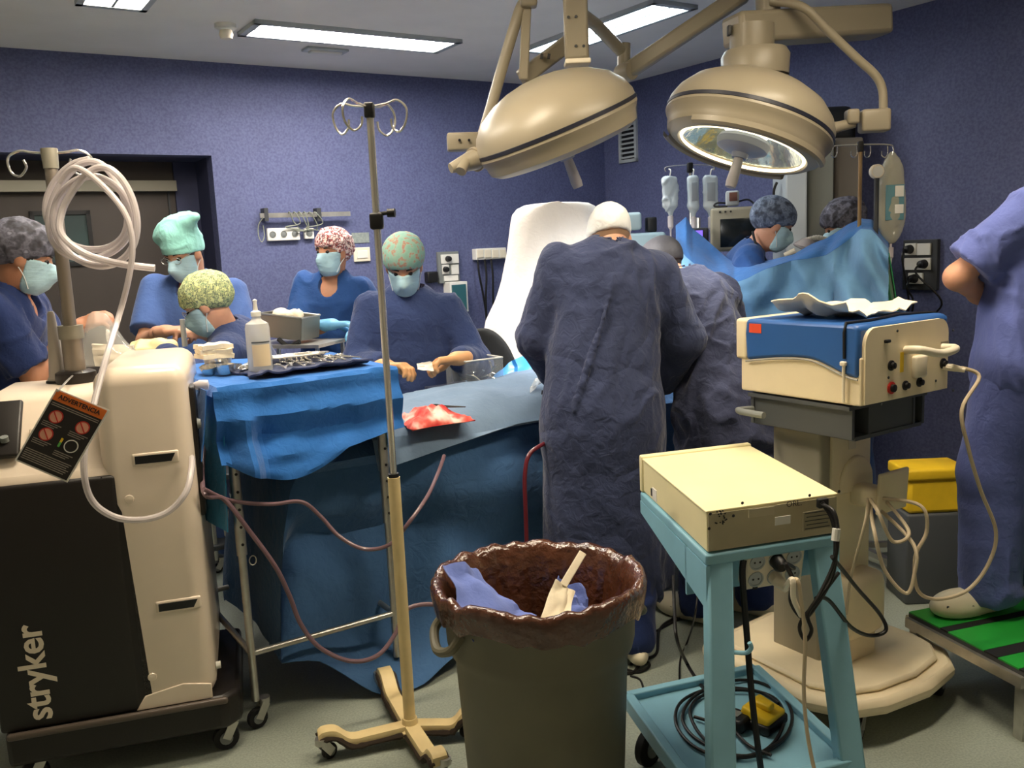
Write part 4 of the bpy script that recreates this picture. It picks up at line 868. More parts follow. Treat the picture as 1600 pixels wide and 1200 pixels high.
# right lamp suspension with the shared ceiling arms
t = LR
obj('neck_lower', MB().lathe([(.135, -.02), (.14, .06), (.125, .085), (.09, .09)], Matrix.Translation(at(1180, 112, 3.5)), 32), M_lamp, t)
obj('neck_upper', MB().lathe([(.085, -.03), (.09, .0), (.09, .12), (0, .12)], Matrix.Translation(at(1175, 88, 3.5)), 28), M_lamp, t)
b0, b1 = at(1142, 48, 3.5), at(1378, 34, 3.72)
obj('beam', MB().bar(b0, b1, .16, .125), M_lamp, t, bevel=.02); obj('beam_end', MB().rbox(Matrix.Translation(at(1139, 48, 3.48)), .012, .03, .04, .003), M_black, t)
bx_ = at(1200, 5, 3.55); tp_ = bx_.copy(); tp_.z = CEIL; obj('ceiling_tube', MB().tube([bx_-Z*.05, tp_], .05, 20), M_lamp, t); obj('ceiling_flange', MB().lathe([(.05, -.06), (.1, -.05), (.12, -.01), (.12, 0), (0, 0)], Matrix.Translation(tp_), 28), M_lamp, t)
obj('yoke', MB().tube(spline([at(1205, 2, 3.5), at(1238, 6, 3.45), at(1262, 16, 3.42), at(1296, 50, 3.42), at(1340, 92, 3.42), at(1368, 118, 3.42), at(1379, 142, 3.42), at(1380, 178, 3.42)], 6), .0175, 14), M_lamp, t)
jx = Vector((.99, -.1, 0)).normalized(); jy = Vector((.1, .99, 0)).normalized()
obj('joint_box', MB().rbox(basis(jx, jy, Z, at(1366, 189, 3.42)), .115, .08, .09, .012), M_lamp, t); obj('joint_cap', MB().rbox(basis(jx, jy, Z, at(1331, 183, 3.42)), .05, .07, .06, .012), M_lamp, t)
obj('link_arm', MB().tube([at(1288, 204, 3.42), at(1310, 198, 3.42), at(1335, 192, 3.42)], [.03, .022, .02], 12), M_lamp, t)
obj('spring_arm', MB().bar(at(980, 112, 3.9), at(1165, -12, 3.72), .06, .075), M_lamp, t, bevel=.015)
obj('elbow', MB().tube([at(975, 68, 3.92), at(974, 128, 3.92)], .03, 18), M_lamp, t); obj('elbow_knuckle', MB().lathe([(0, -.04), (.04, -.04), (.045, 0), (.04, .04), (0, .04)], basis(Z, Vector((.8, .6, 0)), Vector((.6, -.8, 0)), at(978, 113, 3.9)), 20), M_lamp, t)
obj('elbow_arm', MB().tube([at(973, 82, 3.92), at(930, 38, 3.8), at(905, 20, 3.6)], .028, 14), M_lamp, t)
at = _at0
def spot(c, l, W, ang, rad, col, par):
    ld = bpy.data.lights.new('lamp_beam', 'SPOT'); ld.energy = W; ld.spot_size = ang; ld.spot_blend = .6; ld.shadow_soft_size = rad; ld.color = col; o = bpy.data.objects.new('lamp_beam', ld); COL.objects.link(o)
    o.matrix_world = basis(*frame(-Vector(l)), -Vector(l).normalized(), c)
spot(LSM @ Vector((0, 0, -.29)), (.22, .55, -.62), LAMP_WATTS, math.radians(98), .12, (1, .97, .92), LS)
spot(LRM @ Vector((0, 0, -.29)), (-.42, .1, -.88), LAMP_WATTS*.2, math.radians(90), .1, (1, .95, .86), LR)
# ================================================================ PEOPLE
M_skin = mat('skin_light', (204, 152, 124), .5, var=.08, vscale=12, sss=.08, bump=.05, bscale=90)
M_skin2 = mat('skin_tan', (184, 130, 100), .5, var=.1, vscale=12, sss=.08, bump=.05, bscale=90)
M_mask = mat('mask_blue', (168, 202, 214), .8, var=.05, bump=.3, bscale=18, stretch=(1, 1, 5))
M_eye = mat('eye_dark', (26, 20, 18), .2)
M_hair = mat('hair_dark', (34, 26, 22), .6, bump=.6, bscale=80)
M_strap = mat('mask_strap', (220, 222, 222), .7)
C_gown = cloth('gown_navy', (54, 62, 92), crease=.6, bump=.45)
C_gown2 = cloth('gown_navy_grey', (58, 63, 88), crease=.7, bump=.5)
C_gownn = cloth('gown_blue', (48, 62, 102), crease=.5, bump=.45)
C_scrub = cloth('scrub_blue', (74, 100, 156), crease=.0, bscale=40, bump=.2)
C_scrubd = cloth('scrub_deep_blue', (40, 74, 128), bscale=40, bump=.2)
C_scrubn = cloth('scrub_navy', (34, 50, 96), bscale=40, bump=.2)
C_scrubv = cloth('scrub_violet', (96, 108, 172), bscale=40, bump=.2)
P_glove_tan = mat('latex_tan', (214, 160, 110), .45, var=.06, bump=.15, bscale=60)
P_glove_cream = mat('latex_cream', (232, 216, 164), .45, var=.06, bump=.15, bscale=60)
P_glove_blue = mat('nitrile_blue', (108, 172, 214), .45, var=.05, bump=.15, bscale=60)
P_red = pattern('cap_print_red', [(.0, (238, 222, 214)), (.44, (236, 214, 206)), (.50, (176, 62, 62)), (.56, (60, 50, 58)), (.64, (230, 200, 196))], 52)
P_green = pattern('cap_print_green', [(0, (112, 158, 144)), (.40, (126, 168, 152)), (.53, (138, 170, 154)), (.62, (168, 112, 100)), (.72, (150, 164, 130))], 42)
P_yg = pattern('cap_print_yellow_green', [(0, (222, 226, 160)), (.42, (208, 214, 150)), (.5, (70, 92, 84)), (.56, (206, 212, 150)), (.66, (118, 140, 104))], 64)
P_teal = cloth('cap_teal', (150, 214, 204), bump=.3)
P_white = cloth('cap_white', (236, 238, 240), bump=.3)
P_black = mat('cap_black', (40, 38, 42), .7, bump=.3, bscale=40)
P_bouf = pattern('cap_bouffant_translucent', [(.3, (46, 44, 50)), (.45, (70, 70, 80)), (.56, (108, 108, 122)), (.64, (84, 84, 96)), (.74, (134, 136, 152))], 30)
P_boufb = pattern('cap_bouffant_blue', [(.3, (46, 52, 66)), (.45, (76, 88, 108)), (.56, (118, 132, 154)), (.64, (88, 100, 122)), (.74, (150, 162, 184))], 28)
M_clog = mat('clog_cream', (226, 216, 190), .5, var=.06)

def hand_sdf(w, d, n, right=True, curl=(.35, .5, .4), thumb=.5, s=1.0, spread=.0):
    w, d, n = Vector(w), Vector(d).normalized(), Vector(n); n = (n-d*n.dot(d)).normalized(); th = d.cross(n)*(1 if right else -1)
    P = [s_box(w+d*.052*s, (.038*s, .046*s, .014*s), th, d, n, r=.012*s), s_cap(w-d*.04, w+d*.02, .026*s, .027*s)]
    for k, L in enumerate((.074, .082, .076, .060)):
        b = w+d*.09*s+th*(.0305-.0205*k)*s-n*.002; a = 0; p = b; dd = (d+th*spread*(1.5-k)*.3).normalized(); r = (.0098, .0102, .0096, .0084)[k]*s
        for fr, c in zip((.46, .31, .23), curl):
            a += c*(1+.08*k); v = dd*math.cos(a)+n*math.sin(a); q = p+v*L*fr*s; P.append(s_cap(p, q, r, r*.9)); p = q; r *= .9
    b = w+d*.028*s+th*.034*s+n*.004; v = (d*.62+th*(.75-.4*thumb)+n*(.2+.5*thumb)).normalized(); q = b+v*.046*s; P.append(s_cap(w+d*.02+th*.018*s, b, .016*s, .0135*s)); P.append(s_cap(b, q, .013*s, .0115*s))
    v2 = (v*.7+d*.55+n*.25*thumb-th*.25*thumb).normalized(); P.append(s_cap(q, q+v2*.034*s, .0112*s, .0095*s))
    return s_un(P, .008*s)
def ik(a, b, l1, l2, pole):
    d = b-a; L = min(d.length, (l1+l2)*.999); d = d.normalized(); x = (l1*l1-l2*l2+L*L)/(2*L); h = math.sqrt(max(l1*l1-x*x, 0)); p = Vector(pole)-d*Vector(pole).dot(d)
    return a+d*x+p.normalized()*h, a+d*L
def person(label, feet, pelvis, neck, head, F, look, wl, wr, pl=None, pr=None, outfit='scrubs', mtop=None, mbot=None, cap='bouffant', mcap=None, mask=True, skin=None,
           handl=None, handr=None, gloves=None, hem=.32, s=1.0, hbody=.0075, hcloth=.0095, shoe=None, extra=(), seed=1, head_up=None, fold=.011, build=1.0, glasses=False, hair=None, feet_dir=None, wbot=.010, wsc=(7, 7, 3.6), legw=1.0):
    """feet = (left, right) ankle floor points; pelvis, neck, head = joint points; wl / wr = wrists; the rest follows from the skeleton."""
    skin = skin or M_skin; F = Vector(F).normalized(); R = F.cross(Z); Pv, N, Hc = Vector(pelvis), Vector(neck), Vector(head)
    base = (Vector(feet[0])+Vector(feet[1]))/2; Pv.z = base.z+.925*s
    t = thing('person', label, 'person', base); T = (N-Pv).normalized(); S = (R-T*R.dot(T)).normalized(); Fc = T.cross(S)
    # arms
    J = {}
    for nm, sg, w, pole in (('l', -1, wl, pl), ('r', 1, wr, pr)):
        sh = N-T*.045*s+S*sg*.172*s*build; el, w2 = ik(sh, Vector(w), .285*s, .255*s, Vector(pole) if pole else (S*sg-Z-Fc*.5)); J[nm] = (sh, el, w2)
    # head frame
    Hy = Vector(look).normalized(); up = Vector(head_up) if head_up else Z; Hx = Hy.cross(up).normalized(); Hz = Hx.cross(Hy)
    hp = lambda x, y, z: Hc+Hx*x*s+Hy*y*s+Hz*z*s
    sc = lambda *r: tuple(v*s for v in r)
    head_l = [s_ell(hp(0, -.012, .03), sc(.074, .094, .09), Hx, Hy, Hz), s_ell(hp(0, .022, -.045), sc(.06, .066, .084), Hx, Hy, Hz), s_ell(hp(0, .045, -.09), sc(.042, .04, .034), Hx, Hy, Hz)]
    headf = s_un(head_l, .03*s)
    feats = [s_cap(hp(0, .084, .004), hp(0, .106, -.038), .009*s, .0145*s), s_cap(hp(-.04, .073, .026), hp(.04, .073, .026), .009*s), s_cap(hp(-.02, .083, -.068), hp(.02, .083, -.068), .008*s)]
    for sg in (-1, 1): feats.append(s_ell(hp(sg*.074, -.006, -.012), sc(.011, .02, .032), Hx, Hy, Hz))
    face = s_sub(s_un([headf]+feats, .012*s), *[s_ell(hp(sg*.031, .092, .006), sc(.016, .014, .011), Hx, Hy, Hz) for sg in (-1, 1)])
    # body
    hands = {}
    for nm, spec in (('l', handl), ('r', handr)):
        sh, el, w = J[nm]; d0 = (w-el).normalized(); sp = dict(spec or {}); d = Vector(sp.pop('d', d0)); n = Vector(sp.pop('n', -Z+Fc*.2)); hands[nm] = (hand_sdf(w, d, n, nm == 'r', **sp), w, d.normalized())
    B = [face, s_cap(N-T*.04, hp(0, -.022, -.06), .058*s, .054*s), s_ecap(N-T*.13*s, Pv+T*.08*s, .145*s*build, .125*s*build, S, 1.55), s_ecap(Pv+T*.1*s, Pv-Z*.02, .13*s, .14*s, S, 1.4),
         s_cap(N-T*.06*s-S*.12*s, N-T*.06*s+S*.12*s, .045*s)]
    for nm in 'lr':
        sh, el, w = J[nm]; B += [s_cap(sh, el, .046*s, .038*s), s_cap(el, el*.35+w*.65, .040*s, .034*s), s_cap(el*.35+w*.65, w, .034*s, .026*s)]
    legs = []
    for sg, ft in ((-1, feet[0]), (1, feet[1])):
        hip = Pv+R*sg*.085*s-Z*.03; an = Vector(ft)+Z*.085*s; kn, an = ik(hip, an, .412*s, .404*s, F); legs.append((hip, kn, an)); B += [s_cap(hip, kn, .068*s, .048*s), s_cap(kn, an, .048*s, .034*s)]
    body = s_un(B, .028*s); body = s_un([body]+[hands[k][0] for k in 'lr'], .010)
    pts = [Pv, N, Hc+Hz*.13*s, Hc-Hy*.1, Hc+Hy*.1]+[p for k in 'lr' for p in J[k]]+[p for l in legs for p in l]+[hands[k][1]+hands[k][2]*.16 for k in 'lr']
    lo = Vector([min(p[i] for p in pts)-.2 for i in range(3)]); hi = Vector([max(p[i] for p in pts)+.2 for i in range(3)])
    organic('body', body, lo, hi, hbody, skin, t, relax_n=1)
    hl, hh = Vector([Hc[i]-.2 for i in range(3)]), Vector([Hc[i]+.22 for i in range(3)])
    for sg in (-1, 1):
        e = MB(); bm = bmesh.new(); bmesh.ops.create_uvsphere(bm, u_segments=10, v_segments=8, radius=.0115*s); e.bm(bm, Matrix.Translation(hp(sg*.031, .073, .005))); obj('eye', e, M_eye, t)
        obj('eyebrow', MB().tube([hp(sg*.016, .085, .026), hp(sg*.032, .083, .031), hp(sg*.048, .071, .026)], [.003, .0042, .0025], 6), M_hair, t)
    if hair:
        hf = s_int(s_off(s_un(head_l[:1], .02), .008), s_half(hp(0, .035, 0), Hy)); organic('hair', s_int(hf, s_half(hp(0, 0, -.06), -Hz)), hl, hh, .007, hair, t)
    # cap
    pf = lambda c, n: s_half(c, n)
    v = (Hy*.19+Hz*(.105 if cap == 'bouffant' else .062)).normalized(); dn = v.cross(Hx); dn = dn if dn.dot(Hz) < 0 else -dn
    if cap == 'bouffant':
        cf = s_int(s_un([s_ell(hp(0, -.022, .048), sc(.098, .118, .096), Hx, Hy, Hz), s_ell(hp(0, -.06, .02), sc(.088, .08, .08), Hx, Hy, Hz)], .03), s_half(hp(0, .09, .036), dn)); wr_, sc_ = .005, (16, 16, 16)
    elif cap == 'tall':
        cf = s_int(s_un([s_off(head_l[0], .008), s_ecap(hp(0, -.01, .02), hp(0, -.02, .09), .084*s, .08*s, Hx, .85)], .03), s_half(hp(0, .09, .03), dn)); cf = s_un([cf, s_cap(hp(-.02, -.04, .135), hp(-.115, -.045, .155), .028, .022), s_cap(hp(.02, .01, .115), hp(.085, .03, .095), .04, .022), s_cap(hp(.06, .0, .115), hp(-.06, -.03, .145), .03, .03)], .05); wr_, sc_ = .005, (14, 14, 14)
    else:
        cf = s_int(s_un([s_off(head_l[0], .011), s_ell(hp(0, -.055, .035), sc(.074, .072, .078), Hx, Hy, Hz)], .02), s_half(hp(0, .09, .032), dn)); wr_, sc_ = .003, (18, 18, 18)
    organic('cap', cf, hl, hh, .006, mcap or P_bouf, t, wr=wr_, wscale=sc_, seed=seed)
    if mask:
        mf = s_int(s_off(s_un([headf, s_cap(hp(0, .088, -.005), hp(0, .108, -.036), .010*s, .016*s), s_ell(hp(0, .088, -.06), sc(.02, .018, .03), Hx, Hy, Hz)], .025), .006), s_box(hp(0, .075, -.062), sc(.09, .062, .066), Hx, Hy, Hz, r=.02))
        mk = organic('mask', mf, hl, hh, .0055, M_mask, t, wr=.0016, wscale=(10, 10, 70), seed=seed)
        for sg in (-1, 1):
            for z0, z1 in ((-.012, .006), (-.10, -.03)): obj('strap', MB().tube(spline([hp(sg*.058, .045, z0-.008), hp(sg*.068, .02, (z0+z1)/2), hp(sg*.079, -.012, z1)], 4), .002, 5), M_strap, mk)
    if glasses:
        g = MB()
        for sg in (-1, 1):
            g.tube([hp(sg*.034+.024*math.cos(a), .098-.004*abs(math.cos(a)), .004+.016*math.sin(a)) for a in np.linspace(0, 2*math.pi, 14)[:-1]], .0018, 5, closed=True); g.tube([hp(sg*.058, .092, .008), hp(sg*.076, 0, .012)], .0018, 5)
        g.tube([hp(-.01, .1, .006), hp(.01, .1, .006)], .0018, 5); obj('glasses', g, M_steel, t)
    # clothing
    sh_l, sh_r = J['l'][0], J['r'][0]
    torso = [s_ecap(N-T*.15*s, Pv+T*.1*s, .185*s*build, .172*s*build, S, 1.5), s_ecap(Pv+T*.14*s, Pv-Z*.06*s, .175*s*build, .19*s*build, S, 1.36), s_cap(N-T*.06*s-S*.15*s*build, N-T*.06*s+S*.15*s*build, .062*s), s_ecap(N-T*.02*s, N-T*.1*s, .10*s, .15*s, S, 1.5)]
    gw = outfit == 'gown'
    if gw: torso[0] = s_ecap(N-T*.14*s, Pv+T*.1*s, .192*s*build, .18*s*build, S, 1.42); torso[1] = s_ecap(Pv+T*.16*s, Pv-Z*.06*s, .18*s*build, .20*s*build, S, 1.3)
    sl = []
    for nm in 'lr':
        sh, el, w = J[nm]
        if gw:
            f1 = s_cap(sh, el, .078*s, .082*s); d = (w-el).normalized(); f2 = s_int(s_un([s_cap(el, el*.25+w*.75, .084*s, .06*s), s_cap(el*.25+w*.75, w, .05*s, .033*s)], .03), s_half(w-d*.012, d)); sl += [f1, f2]
        else:
            d = (el-sh).normalized(); e = sh+d*.235*s; sl.append(s_int(s_cap(sh-d*.01, el, .07*s, .084*s), s_half(e, d)))
    if gw:
        zb = Vector((Pv.x*.7+base.x*.3, Pv.y*.7+base.y*.3, base.z+hem)); skirt = s_ecap(Pv-Z*.04, zb-Z*.1, .20*s*build, .225*s*build, S, 1.22)
        f = s_un(torso+[skirt], .06*s); f = s_un([f]+sl, .03*s); f = s_int(f, s_half(zb, -Z)); f = s_sub(f, s_cap(N+T*.035, N+(Hc-N).normalized()*.4, .066*s, .075*s)); nm_ = 'gown'
    else:
        f = s_int(s_un(torso, .05*s), s_half(Pv-Z*.14*s, -Z)); f = s_un([f]+sl, .035*s); nk = (Hc-hp(0, .02, .06)*0-N); f = s_sub(f, s_cap(N+T*.0, N+(Hc-N).normalized()*.35, .064*s, .075*s), s_ell(N+Fc*.085*s-T*.015*s, sc(.05, .05, .075), S, Fc, T)); nm_ = 'scrub_top'
    if extra: f = s_un([f]+[e(J, N, Pv, T, S, Fc) if callable(e) and e.__code__.co_argcount == 6 else e for e in extra], .012)
    organic(nm_, f, lo, hi, hcloth, mtop or C_scrub, t, wr=fold, wscale=wsc, seed=seed, fine=.18)
    if mbot:
        L = [s_ecap(Pv+Z*.03*s, Pv-Z*.1*s, .16*s, .175*s, S, 1.3)]
        for hip, kn, an in legs: L += [s_cap(hip-Z*.04, kn, .105*s*legw, .088*s*legw), s_int(s_cap(kn, an, .086*s*legw, .082*s*legw), s_half(an-Z*.045*s, -Z))]
        organic('trousers', s_un(L, .035*s), lo, Vector((hi.x, hi.y, Pv.z+.15)), .0105, mbot, t, wr=wbot, wscale=(7, 7, 3), seed=seed+3, fine=.15)
    if gloves:
        for nm in 'lr':
            if nm not in gloves: continue
            hf, w, d = hands[nm]; el = J[nm][1]; fd = (w-el).normalized(); g = s_un([s_off(hf, .0022), s_int(s_cap(w-fd*.08, w+fd*.01, .037*s, .029*s), s_half(w-fd*.045, -fd))], .012)
            c = w+d*.06; organic('glove', g, c-Vector((.2, .2, .2)), c+Vector((.2, .2, .2)), .0045, gloves[nm], t, relax_n=1)
    if shoe:
        for i, (hip, kn, an) in enumerate(legs):
            ft = Vector(feet[i]); fd = Vector(feet_dir[i]).normalized() if feet_dir else F; sd = fd.cross(Z)
            f = s_un([s_ell(ft+fd*.11+Z*.045, (.05, .10, .05), sd, fd, Z), s_ell(ft+fd*.0+Z*.045, (.042, .09, .045), sd, fd, Z), s_ell(ft+fd*.13+Z*.03, (.054, .085, .032), sd, fd, Z)], .04)
            f = s_sub(s_int(f, s_half(ft+Z*.004, -Z)), s_ell(ft-fd*.0+Z*.1, (.036, .085, .055), sd, fd, Z))
            so = organic('shoe', f, ft-Vector((.26, .26, .02)), ft+Vector((.26, .26, .15)), .006, shoe, t)
            for k in range(4): 
                for sg in (-1, 1): obj('vent_hole', MB().cyl(ft+fd*(.1+.028*k)+sd*sg*(.049-.004*k)+Z*.05, ft+fd*(.1+.028*k)+sd*sg*(.056-.004*k)+Z*.048, .006, 8), M_black, so)
    return t, J

V3 = Vector
# ---- main surgeon, seen from behind
def ridge(J, N, Pv, T, S, Fc):
    L = [N-T*.02-Fc*.095+S*.005, N-T*.10-Fc*.150-S*.005, N-T*.25-Fc*.166-S*.04, N-T*.42-Fc*.164-S*.09, N-T*.6-Fc*.16-S*.14]
    return s_un([s_cap(p, q, .008) for p, q in zip(L[:-1], L[1:])]+[s_cap(N-T*.02-Fc*.08-S*.05, N-T*.02-Fc*.08+S*.06, .012)], .01)
pn = at(948, 402, 3.50); ph = at(952, 373, 3.60)
SURG, JS = person('surgeon in dark blue gown and white cap standing back to the viewer', (V3((.22, 3.36, 0)), V3((.43, 3.24, 0))), at(940, 655, 3.40), pn, ph, (-.12, .99, 0), (-.1, .75, -.62),
       at(872, 600, 3.66), at(1030, 612, 3.66), pl=(-.8, -.3, -.6), pr=(.9, -.3, -.45), outfit='gown', mtop=C_gown, mbot=C_scrubn, cap='skull', mcap=P_white, hair=mat('hair_grey', (150, 120, 96), .6), shoe=M_clog, hem=.25, s=1.03, extra=(ridge,), seed=2, build=1.1, skin=M_skin, fold=.022, hbody=.009, wsc=(6.5, 6.5, 3.2))
# ---- second surgeon, bent forward beside him
pn2 = at(1068, 447, 3.86)
SUR2, JS2 = person('bent over surgeon in black cap and dark gown beside the main surgeon', (V3((.74, 3.58, 0)), V3((1.0, 3.62, 0))), at(1140, 600, 3.66), pn2, at(1034, 418, 4.02), (-.62, .78, 0), (-.5, .6, -.62),
       at(975, 575, 4.1), at(1075, 590, 4.12), pl=(-.6, -.3, -.7), pr=(.9, -.1, -.4), outfit='gown', mtop=C_gown2, mbot=C_scrubn, cap='skull', mcap=P_black, hair=M_hair, shoe=M_clog, hem=.36, s=1.02, seed=5, build=1.08, fold=.024, hbody=.01, wsc=(7, 7, 4))
# ---- scrub nurse facing the viewer
pw_l, pw_r = at(716, 560, 3.90), at(600, 572, 3.88)
SCRUB, JN = person('scrub nurse in dark blue gown and green flowered cap holding a small packet', (V3((-.53, 4.22, 0)), V3((-.31, 4.22, 0))), at(640, 640, 4.2), at(640, 466, 4.18), at(631, 415, 4.1), (.05, -1, 0), (.03, -.8, -.5),
       pw_l, pw_r, pl=(.5, .3, -1), pr=(-.6, .3, -1), outfit='gown', mtop=C_gownn, cap='bouffant', mcap=P_green, skin=M_skin2, gloves={'l': P_glove_tan, 'r': P_glove_tan},
       handl=dict(d=(-.9, -.35, -.05), n=(.1, -.2, -1), curl=(.5, .6, .5)), handr=dict(d=(.93, -.3, .0), n=(-.1, -.1, -1), curl=(.55, .6, .5)), s=1.0, seed=3, hair=M_hair, hem=.4, build=1.04, fold=.018, wsc=(6.5, 6.5, 3.4))
# ---- woman with red print cap
REDW, _ = person('woman in blue scrubs and red printed cap looking sideways by the wall', (V3((-1.02, 4.95, 0)), V3((-.84, 4.95, 0))), at(516, 560, 4.98), at(520, 437, 4.96), at(519, 394, 4.92), (-.12, -1, 0), (-.5, -.86, -.06),
       at(570, 520, 4.72), at(516, 507, 4.68), pl=(.5, .3, -1), pr=(-.7, .2, -.8), mtop=C_scrubd, mbot=C_scrubd, cap='bouffant', mcap=P_red, skin=M_skin2, gloves={'r': P_glove_blue, 'l': P_glove_blue}, handr=dict(d=(1, -.15, 0), n=(0, -.1, -1)), s=.98, seed=4, hair=M_hair, hbody=.009)
# ---- man with teal cap
TEAL, _ = person('man in blue scrubs, tall teal cap and glasses working with his hands by the door', (V3((-1.78, 4.62, 0)), V3((-1.56, 4.62, 0))), at(306, 590, 4.62), at(303, 442, 4.58), at(287, 395, 4.50), (-.05, -1, 0), (-.34, -.82, -.42),
       at(316, 520, 4.24), at(258, 517, 4.22), pl=(.5, .3, -1), pr=(-.6, .1, -1), mtop=C_scrub, mbot=C_scrub, cap='tall', mcap=P_teal, glasses=True, s=1.06, seed=6, handl=dict(d=(-.9, -.3, .05), n=(.1, -.3, -1), curl=(.5, .6, .4)), handr=dict(d=(.95, -.2, .05), n=(0, .2, -1), curl=(.5, .5, .4)), build=1.12, hair=mat('hair_grey_dark', (90, 78, 70), .6))
# ---- woman with yellow-green cap, leaning to the left
YGW, _ = person('woman in blue gown and yellow green printed cap bending towards the plastic bag', (V3((-1.17, 3.96, 0)), V3((-1.12, 4.14, 0))), at(420, 640, 4.02), at(356, 520, 3.94), at(322, 476, 3.88), (-1, -.05, 0), (-.93, -.05, -.5),
       at(252, 541, 3.66), at(268, 560, 4.0), pl=(-.1, -.8, -.6), pr=(0, .6, -.8), outfit='gown', mtop=C_gownn, cap='bouffant', mcap=P_yg, s=.98, seed=8, gloves={'l': P_glove_cream, 'r': P_glove_cream}, handl=dict(d=(-1, -.05, .02), n=(0, .5, -.8), curl=(.35, .45, .35)), hair=M_hair, glasses=True)
# ---- woman at the left edge, in profile
LEFTW, _ = person('woman in navy scrubs and translucent bouffant cap at the left edge', (V3((-1.98, 3.46, 0)), V3((-1.94, 3.26, 0))), at(-6, 640, 3.36), at(16, 462, 3.36), at(40, 402, 3.34), (.94, .15, 0), (.88, .32, -.36),
       at(105, 522, 3.55), at(116, 514, 3.42), pl=(.2, .5, -.8), pr=(-.2, -.5, -.8), mtop=C_scrubn, mbot=C_scrubn, cap='bouffant', mcap=P_bouf, skin=M_skin2, s=.98, seed=9, handr=dict(d=(.85, .1, .35), n=(.2, .6, -.6), curl=(.5, .6, .5)), hair=M_hair, build=1.1)
# ---- anaesthetists behind the screen
AN1, _ = person('anaesthetist in dark blue scrubs and bouffant cap bending forward behind the blue screen', (V3((1.12, 4.98, 0)), V3((1.18, 4.78, 0))), at(1108, 560, 4.86), at(1174, 390, 4.80), at(1210, 351, 4.74), (.95, -.2, 0), (.9, .02, -.45),
       at(1270, 440, 4.70), at(1256, 450, 4.50), pl=(0, .5, -.8), pr=(0, -.5, -.8), mtop=C_scrubd, mbot=C_scrubd, cap='bouffant', mcap=P_boufb, s=1.0, seed=10, hair=M_hair, hbody=.008)
AN2, _ = person('second anaesthetist whose grey bouffant cap shows beside the infusion pole', (V3((1.93, 4.84, 0)), V3((1.91, 5.0, 0))), at(1345, 560, 4.92), at(1332, 400, 4.9), at(1316, 352, 4.86), (-.95, .1, 0), (-.9, .2, -.45),
       at(1260, 450, 4.95), at(1262, 440, 5.1), mtop=C_scrubd, mbot=C_scrubd, cap='bouffant', mcap=P_bouf, s=1.0, seed=11, hair=M_hair, skin=M_skin2, hbody=.01, hcloth=.012)
# ---- man on the green step at the right edge
STEPZ = .235
RMAN, _ = person('man in violet blue scrubs with folded arms on the green step', (atz(1545, 955, STEPZ), atz(1612, 925, STEPZ)), at(1606, 585, 3.04), at(1652, 320, 3.06), at(1668, 250, 3.0), (-.62, .78, 0), (-.85, .5, -.25),
       at(1548, 470, 3.14), at(1660, 470, 3.4), pl=(-1, -.2, -.35), pr=(-.6, .6, -.4), mtop=C_scrubv, mbot=C_scrubv, cap='skull', mcap=P_teal, shoe=M_clog, feet_dir=((-1, -.12, 0), (-.9, .25, 0)), s=1.04, seed=12, build=1.16, fold=.010, handl=dict(d=(.6, .6, .1), n=(0, .5, -.5)), wbot=.016, legw=1.2)
# ================================================================ DRAPES, TABLES, SMALL THINGS
D_blue = cloth('drape_blue', (44, 104, 178), bump=.22, bscale=30, crease=.3, cscale=3)
D_teal = cloth('drape_teal', (44, 140, 186), bump=.22, bscale=30, crease=.3, cscale=3)
D_slate = cloth('drape_slate', (112, 134, 160), bump=.2, bscale=30, crease=.4, cscale=3)
D_deep = cloth('drape_deep', (66, 102, 146), bump=.4, bscale=22, crease=.5, cscale=2.5)
D_sky = cloth('drape_sky', (106, 150, 188), bump=.2, bscale=26, crease=.25, cscale=3)
D_white = cloth('sheet_white', (240, 234, 226), bump=.2, bscale=24, var=.03)
D_green = cloth('drape_green', (52, 150, 92), bump=.2)
def nz(*p): return float(vnoise(np.array([p], np.float32))[0])
def rz_(*p): return float(ridged(np.array([p], np.float32))[0])
def dz(t0, t1, W_, n): return [t0+(t1-t0)*i/n for i in range(n+1)]
def sms(x, a, b): x = max(0, min(1, (x-a)/(b-a))); return x*x*(3-2*x)

# ---------------------------------------------------------------- instrument table
ED = -V
iL = atz(408, 1142, 0); iO = iL-U*.035-V*.0; zT = at(357, 603, iO.y).z-.01; TW, TD = .60, .74
def tf(x, y, z=0): return iO+U*x+ED*y+Z*z
t = thing('instrument_table', 'steel legged instrument table under blue drapes beside the suction cart', 'table', tf(TW/2, TD/2))
obj('tabletop', MB().boxm(basis(U, ED, Z, tf(TW/2, TD/2, zT-.02)), TW, TD, .02), M_steel, t, smooth=0, bevel=.004)
for x, y in ((.035, .03), (TW-.03, .03), (.035, TD-.03), (TW-.03, TD-.03)):
    lg = obj('leg', MB().cyl(tf(x, y, .1), tf(x, y, zT-.03), .0135, 16), M_steel, t)
    if y < .1:
        obj('leg_sleeve', MB().cyl(tf(x, y, .62), tf(x, y, zT-.03), .0175, 16), M_steel, lg)
        for k in range(7): obj('peg_hole', MB().cyl(tf(x, y-.016, .66+.06*k), tf(x, y-.02, .66+.06*k), .005, 8), M_black, lg)
        obj('lock_ring', MB().tube([tf(x+.028, y-.02, .60)+U*.012*math.cos(a)+Z*.016*math.sin(a) for a in np.linspace(0, 6.28, 12)[:-1]], .002, 5, closed=True), M_steel, lg)
    caster(t, tf(x, y), .036, .7, .022)
for y in (.03, TD-.03): obj('cross_bar', MB().cyl(tf(.035, y, .27), tf(TW-.03, y, .27), .011, 12), M_steel, t)
for x in (.035, TW-.03): obj('side_bar', MB().cyl(tf(x, .03, .27), tf(x, TD-.03, .27), .011, 12), M_steel, t)
